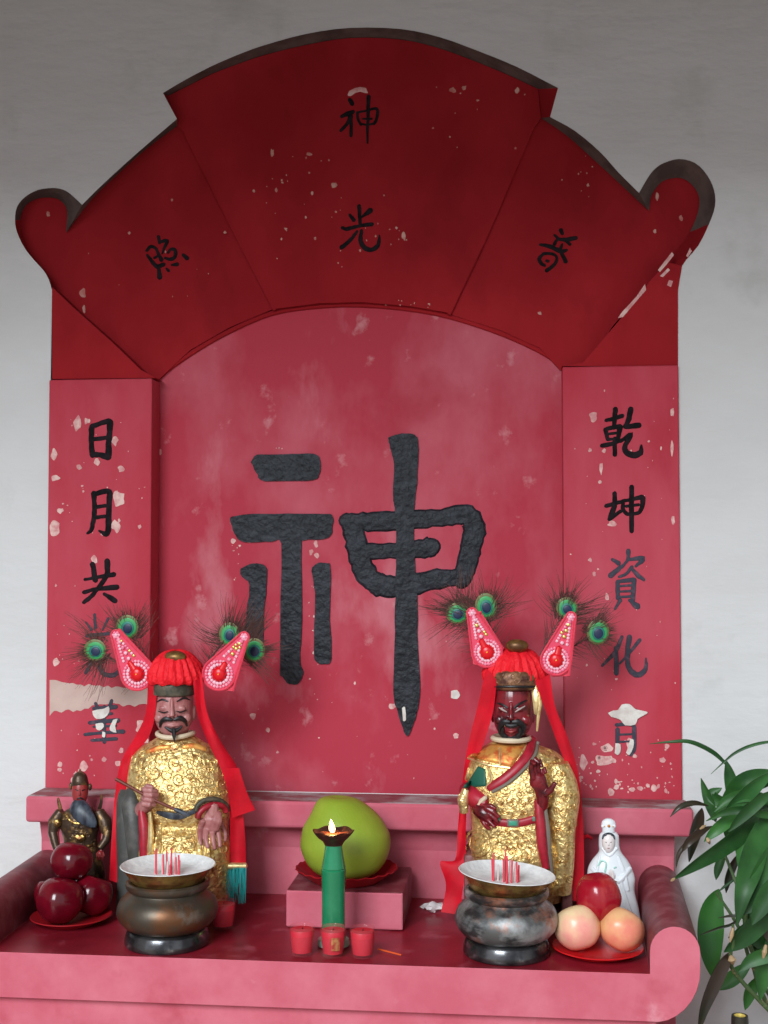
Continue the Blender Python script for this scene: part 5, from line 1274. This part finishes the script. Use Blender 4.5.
LV = [  # points (px,py,Y), width, material (0 dark, 1 light, 2 olive dark)
    ([(728, 766, -.17), (712, 752, -.19), (690, 742, -.20), (670, 742, -.20), (649, 744, -.19)], 5, 0, .3),
    ([(790, 742, -.22), (768, 742, -.22), (750, 746, -.22), (735, 753, -.22), (724, 762, -.22), (711, 774, -.22)], 3.4, 0, .4),
    ([(730, 800, -.18), (731, 784, -.18), (729, 772, -.18), (726, 760, -.18)], 13, 0, .4),
    ([(716, 822, -.20), (711, 806, -.20), (706, 792, -.20), (701, 778, -.20)], 11, 0, .4),
    ([(790, 778, -.24), (766, 778, -.24), (745, 785, -.24), (730, 802, -.22), (712, 820, -.21)], 24, 0, .5),
    ([(775, 770, -.26), (756, 784, -.27), (738, 800, -.26), (722, 815, -.25)], 18, 1, .5),
    ([(745, 812, -.21), (725, 803, -.21), (712, 795, -.20), (722, 788, -.2)], 14, 0, .5),
    ([(709, 806, -.23), (694, 803, -.25), (680, 807, -.26), (670, 817, -.26)], 6, 2, .5),
    ([(790, 820, -.28), (766, 815, -.29), (745, 810, -.30), (725, 812, -.29), (706, 821, -.28)], 9, 0, .5),
    ([(748, 812, -.25), (732, 818, -.26), (716, 830, -.27), (704, 842, -.27)], 13, 1, .5),
    ([(790, 808, -.22), (770, 812, -.23), (750, 826, -.25), (722, 846, -.28), (698, 862, -.31), (672, 880, -.33)], 22, 0, .5),
    ([(702, 808, -.17), (697, 822, -.17), (692, 842, -.17), (689, 862, -.16)], 15, 2, .45),
    ([(697, 828, -.2), (688, 842, -.2), (679, 854, -.2), (676, 868, -.2)], 5, 2, .5),
    ([(712, 826, -.22), (700, 832, -.23), (688, 842, -.24), (682, 852, -.24)], 9, 2, .5),
    ([(768, 812, -.26), (758, 840, -.29), (750, 868, -.32), (743, 893, -.34), (737, 926, -.34)], 25, 0, .45),
    ([(792, 830, -.27), (776, 850, -.30), (762, 876, -.32), (752, 900, -.33), (743, 915, -.33)], 25, 0, .5),
    ([(756, 808, -.23), (748, 832, -.25), (744, 858, -.27), (746, 885, -.27)], 17, 1, .5),
    ([(790, 800, -.25), (768, 800, -.26), (748, 796, -.26), (728, 800, -.25), (714, 812, -.25)], 13, 0, .5),
    ([(776, 790, -.30), (760, 800, -.31), (742, 816, -.31), (728, 832, -.31)], 13, 0, .5),
    ([(770, 880, -.28), (766, 905, -.29), (770, 930, -.29), (778, 950, -.29)], 20, 2, .5),
    ([(745, 850, -.18), (735, 862, -.18), (728, 880, -.18), (726, 893, -.18)], 8, 2, .5),
    ([(790, 960, -.3), (772, 955, -.3), (752, 960, -.3), (738, 972, -.3)], 15, 0, .5),
    ([(760, 975, -.2), (750, 990, -.2), (745, 1010, -.2)], 14, 1, .5),
    ([(726, 845, -.22), (722, 858, -.22), (718, 870, -.22), (716, 880, -.22)], 9, 0, .5),
    ([(745, 872, -.2), (728, 884, -.2), (718, 892, -.2)], 3, 0, .5),
    ([(719, 889, -.19), (712, 910, -.19), (710, 935, -.19), (711, 958, -.19), (714, 980, -.18)], 27, 1, .42),
    ([(790, 895, -.30), (772, 910, -.30), (752, 926, -.31), (738, 940, -.32), (724, 952, -.32)], 26, 0, .5),
    ([(731, 952, -.30), (722, 965, -.31), (711, 988, -.32), (703, 1010, -.33), (698, 1035, -.33)], 17, 2, .4),
    ([(795, 925, -.26), (776, 945, -.27), (764, 965, -.28), (760, 1000, -.28)], 30, 0, .45),
    ([(752, 962, -.22), (740, 972, -.22), (728, 982, -.22), (715, 990, -.22)], 15, 1, .5),
    ([(790, 850, -.2), (775, 880, -.22), (755, 910, -.24), (745, 935, -.24)], 24, 0, .5),
    ([(790, 790, -.18), (770, 806, -.19), (752, 830, -.2), (742, 850, -.2)], 22, 2, .5),
    ([(790, 830, -.15), (770, 850, -.16), (752, 868, -.16), (742, 890, -.16)], 26, 1, .5),
    ([(735, 818, -.19), (740, 840, -.2), (744, 860, -.2), (742, 880, -.2)], 18, 0, .5),
    ([(718, 918, -.22), (735, 916, -.23), (755, 922, -.24)], 3, 2, .5),
    ([(700, 935, -.24), (718, 928, -.24), (735, 922, -.24), (755, 900, -.24)], 3, 2, .5),
    ([(770, 900, -.2), (765, 925, -.2), (750, 950, -.2)], 28, 1, .5),
    ([(790, 870, -.33), (775, 885, -.34), (762, 905, -.34), (752, 925, -.34)], 20, 0, .5),
    ([(760, 790, -.2), (745, 805, -.2), (732, 826, -.2), (728, 842, -.2)], 22, 0, .5),
    ([(780, 985, -.22), (768, 960, -.22), (752, 948, -.22)], 20, 0, .5),
]
for i, (pts, w_, mi, pk) in enumerate(LV): leaf(bm, pts, w_*.92, mi, .36, random.uniform(-.5, .5), pk)
rnd = random.Random(9)
for i in range(16):                                           # more leaves beyond the picture's edge
    x, y = rnd.uniform(772, 830), rnd.uniform(790, 1000); a = rnd.uniform(.3, 2.6); L = rnd.uniform(50, 90)
    leaf(bm, [(x, y, -.18), (x+math.cos(a)*L*.5, y-math.sin(a)*L*.4, -.22), (x+math.cos(a)*L, y-math.sin(a)*L*.5+10, -.26)], rnd.uniform(14, 26), rnd.choice((0, 0, 1)), .28, rnd.uniform(-.5, .5))
obj('foliage', bm, ['leaf', 'leaf_light', 'leaf_dark'], pt)
pz = Vector((xs+.10, -.22, ZST+.10))
for l in ([(729, 790, -.18), (738, 850, -.2), (750, 930, -.2), (765, 1000, -.21)], [(733, 925, -.33), (733, 945, -.32), (731, 958, -.31), (745, 985, -.27)], [(723, 850, -.22), (735, 880, -.24), (745, 905, -.25), (756, 960, -.24)], [(716, 892, -.19), (740, 930, -.2), (760, 980, -.2)]):
    bm = NB(); P = [tuple(at(*p)) for p in l]+[tuple(pz+Vector((rnd.uniform(-.02, .02), 0, 0)))]
    P = [Vector(p) for p in crom(P, 5)]; tube(bm, P, [.0022+.002*i/len(P) for i in range(len(P))], 8); obj('stem', bm, 'stem', pt)
for (x, y, Y, dx, dy, r) in ((733, 928, -.345, -3, 14, 2.2), (731, 956, -.33, 2, 8, 4), (671, 881, -.335, 4, -3, 1.6), (707, 838, -.285, 3, 6, 2.2), (766, 945, -.3, -3, 14, 2.6), (700, 829, -.26, 6, -4, 1.5)):
    bm = NB(); tube(bm, [at(x, y, Y), at(x+dx*.5, y+dy*.5, Y-.002), at(x+dx, y+dy, Y)], [r*.5*mpp(Y), r*mpp(Y), r*.3*mpp(Y)], 8); obj('dry_leaf_sheath', bm, 'leaf_dry', pt)
cb_ = at(740, 1030, -.36); zt_ = at(740, 1016, -.36).z
bt = thing('glass_bottle', 'dark bottle with a brown and yellow cap below the plant', 'bottle', (cb_.x, -.36, ZST+.001))
hb = zt_-ZST
bm = NB(); lathe(bm, [(0, 0), (.030, 0), (.032, .004), (.032, hb*.55), (.026, hb*.68), (.013, hb*.78), (.011, hb*.84), (0, hb*.84)], (cb_.x, -.36, ZST+.001), 32); obj('bottle_body', bm, 'bottle', bt)
bm = NB(); lathe(bm, [(0, hb*.80), (.0122, hb*.80), (.0128, hb*.97), (.012, hb*1.0), (.0085, hb), (.008, hb-.003, 1), (0, hb-.003, 1)], (cb_.x, -.36, ZST+.001), 32); obj('bottle_cap', bm, ['cap', 'capgold'], bt)

# ================================================================= LIGHT
wd = bpy.data.worlds.new('world'); SC.world = wd; wd.use_nodes = True
bgn = wd.node_tree.nodes['Background']; bgn.inputs[0].default_value = (.90, .93, 1.0, 1); bgn.inputs[1].default_value = .80
def area(name, loc, tgt, size, power, col, sy=None):
    l = bpy.data.lights.new(name, 'AREA'); l.energy = power; l.color = col; l.size = size
    if sy: l.shape = 'RECTANGLE'; l.size_y = sy
    o = bpy.data.objects.new(name, l); COL.objects.link(o); o.location = loc
    o.rotation_euler = (Vector(tgt)-Vector(loc)).to_track_quat('-Z', 'Y').to_euler(); return o
area('courtyard_daylight', (-2.2, -7, 4.95), (-.25, 0, 1.0), 3.2, 640, (.87, .95, 1.0), 3.0)
pl_ = bpy.data.lights.new('flame_glow', 'POINT'); pl_.energy = .12; pl_.color = (1, .6, .25); pl_.shadow_soft_size = .005
po = bpy.data.objects.new('flame_glow', pl_); COL.objects.link(po); po.location = fx+Vector((0, -.012, .012))
SC.view_settings.view_transform = 'Standard'; SC.view_settings.look = 'None'; SC.view_settings.exposure = 0.0; SC.view_settings.gamma = 1
SC.view_settings.use_curve_mapping = False
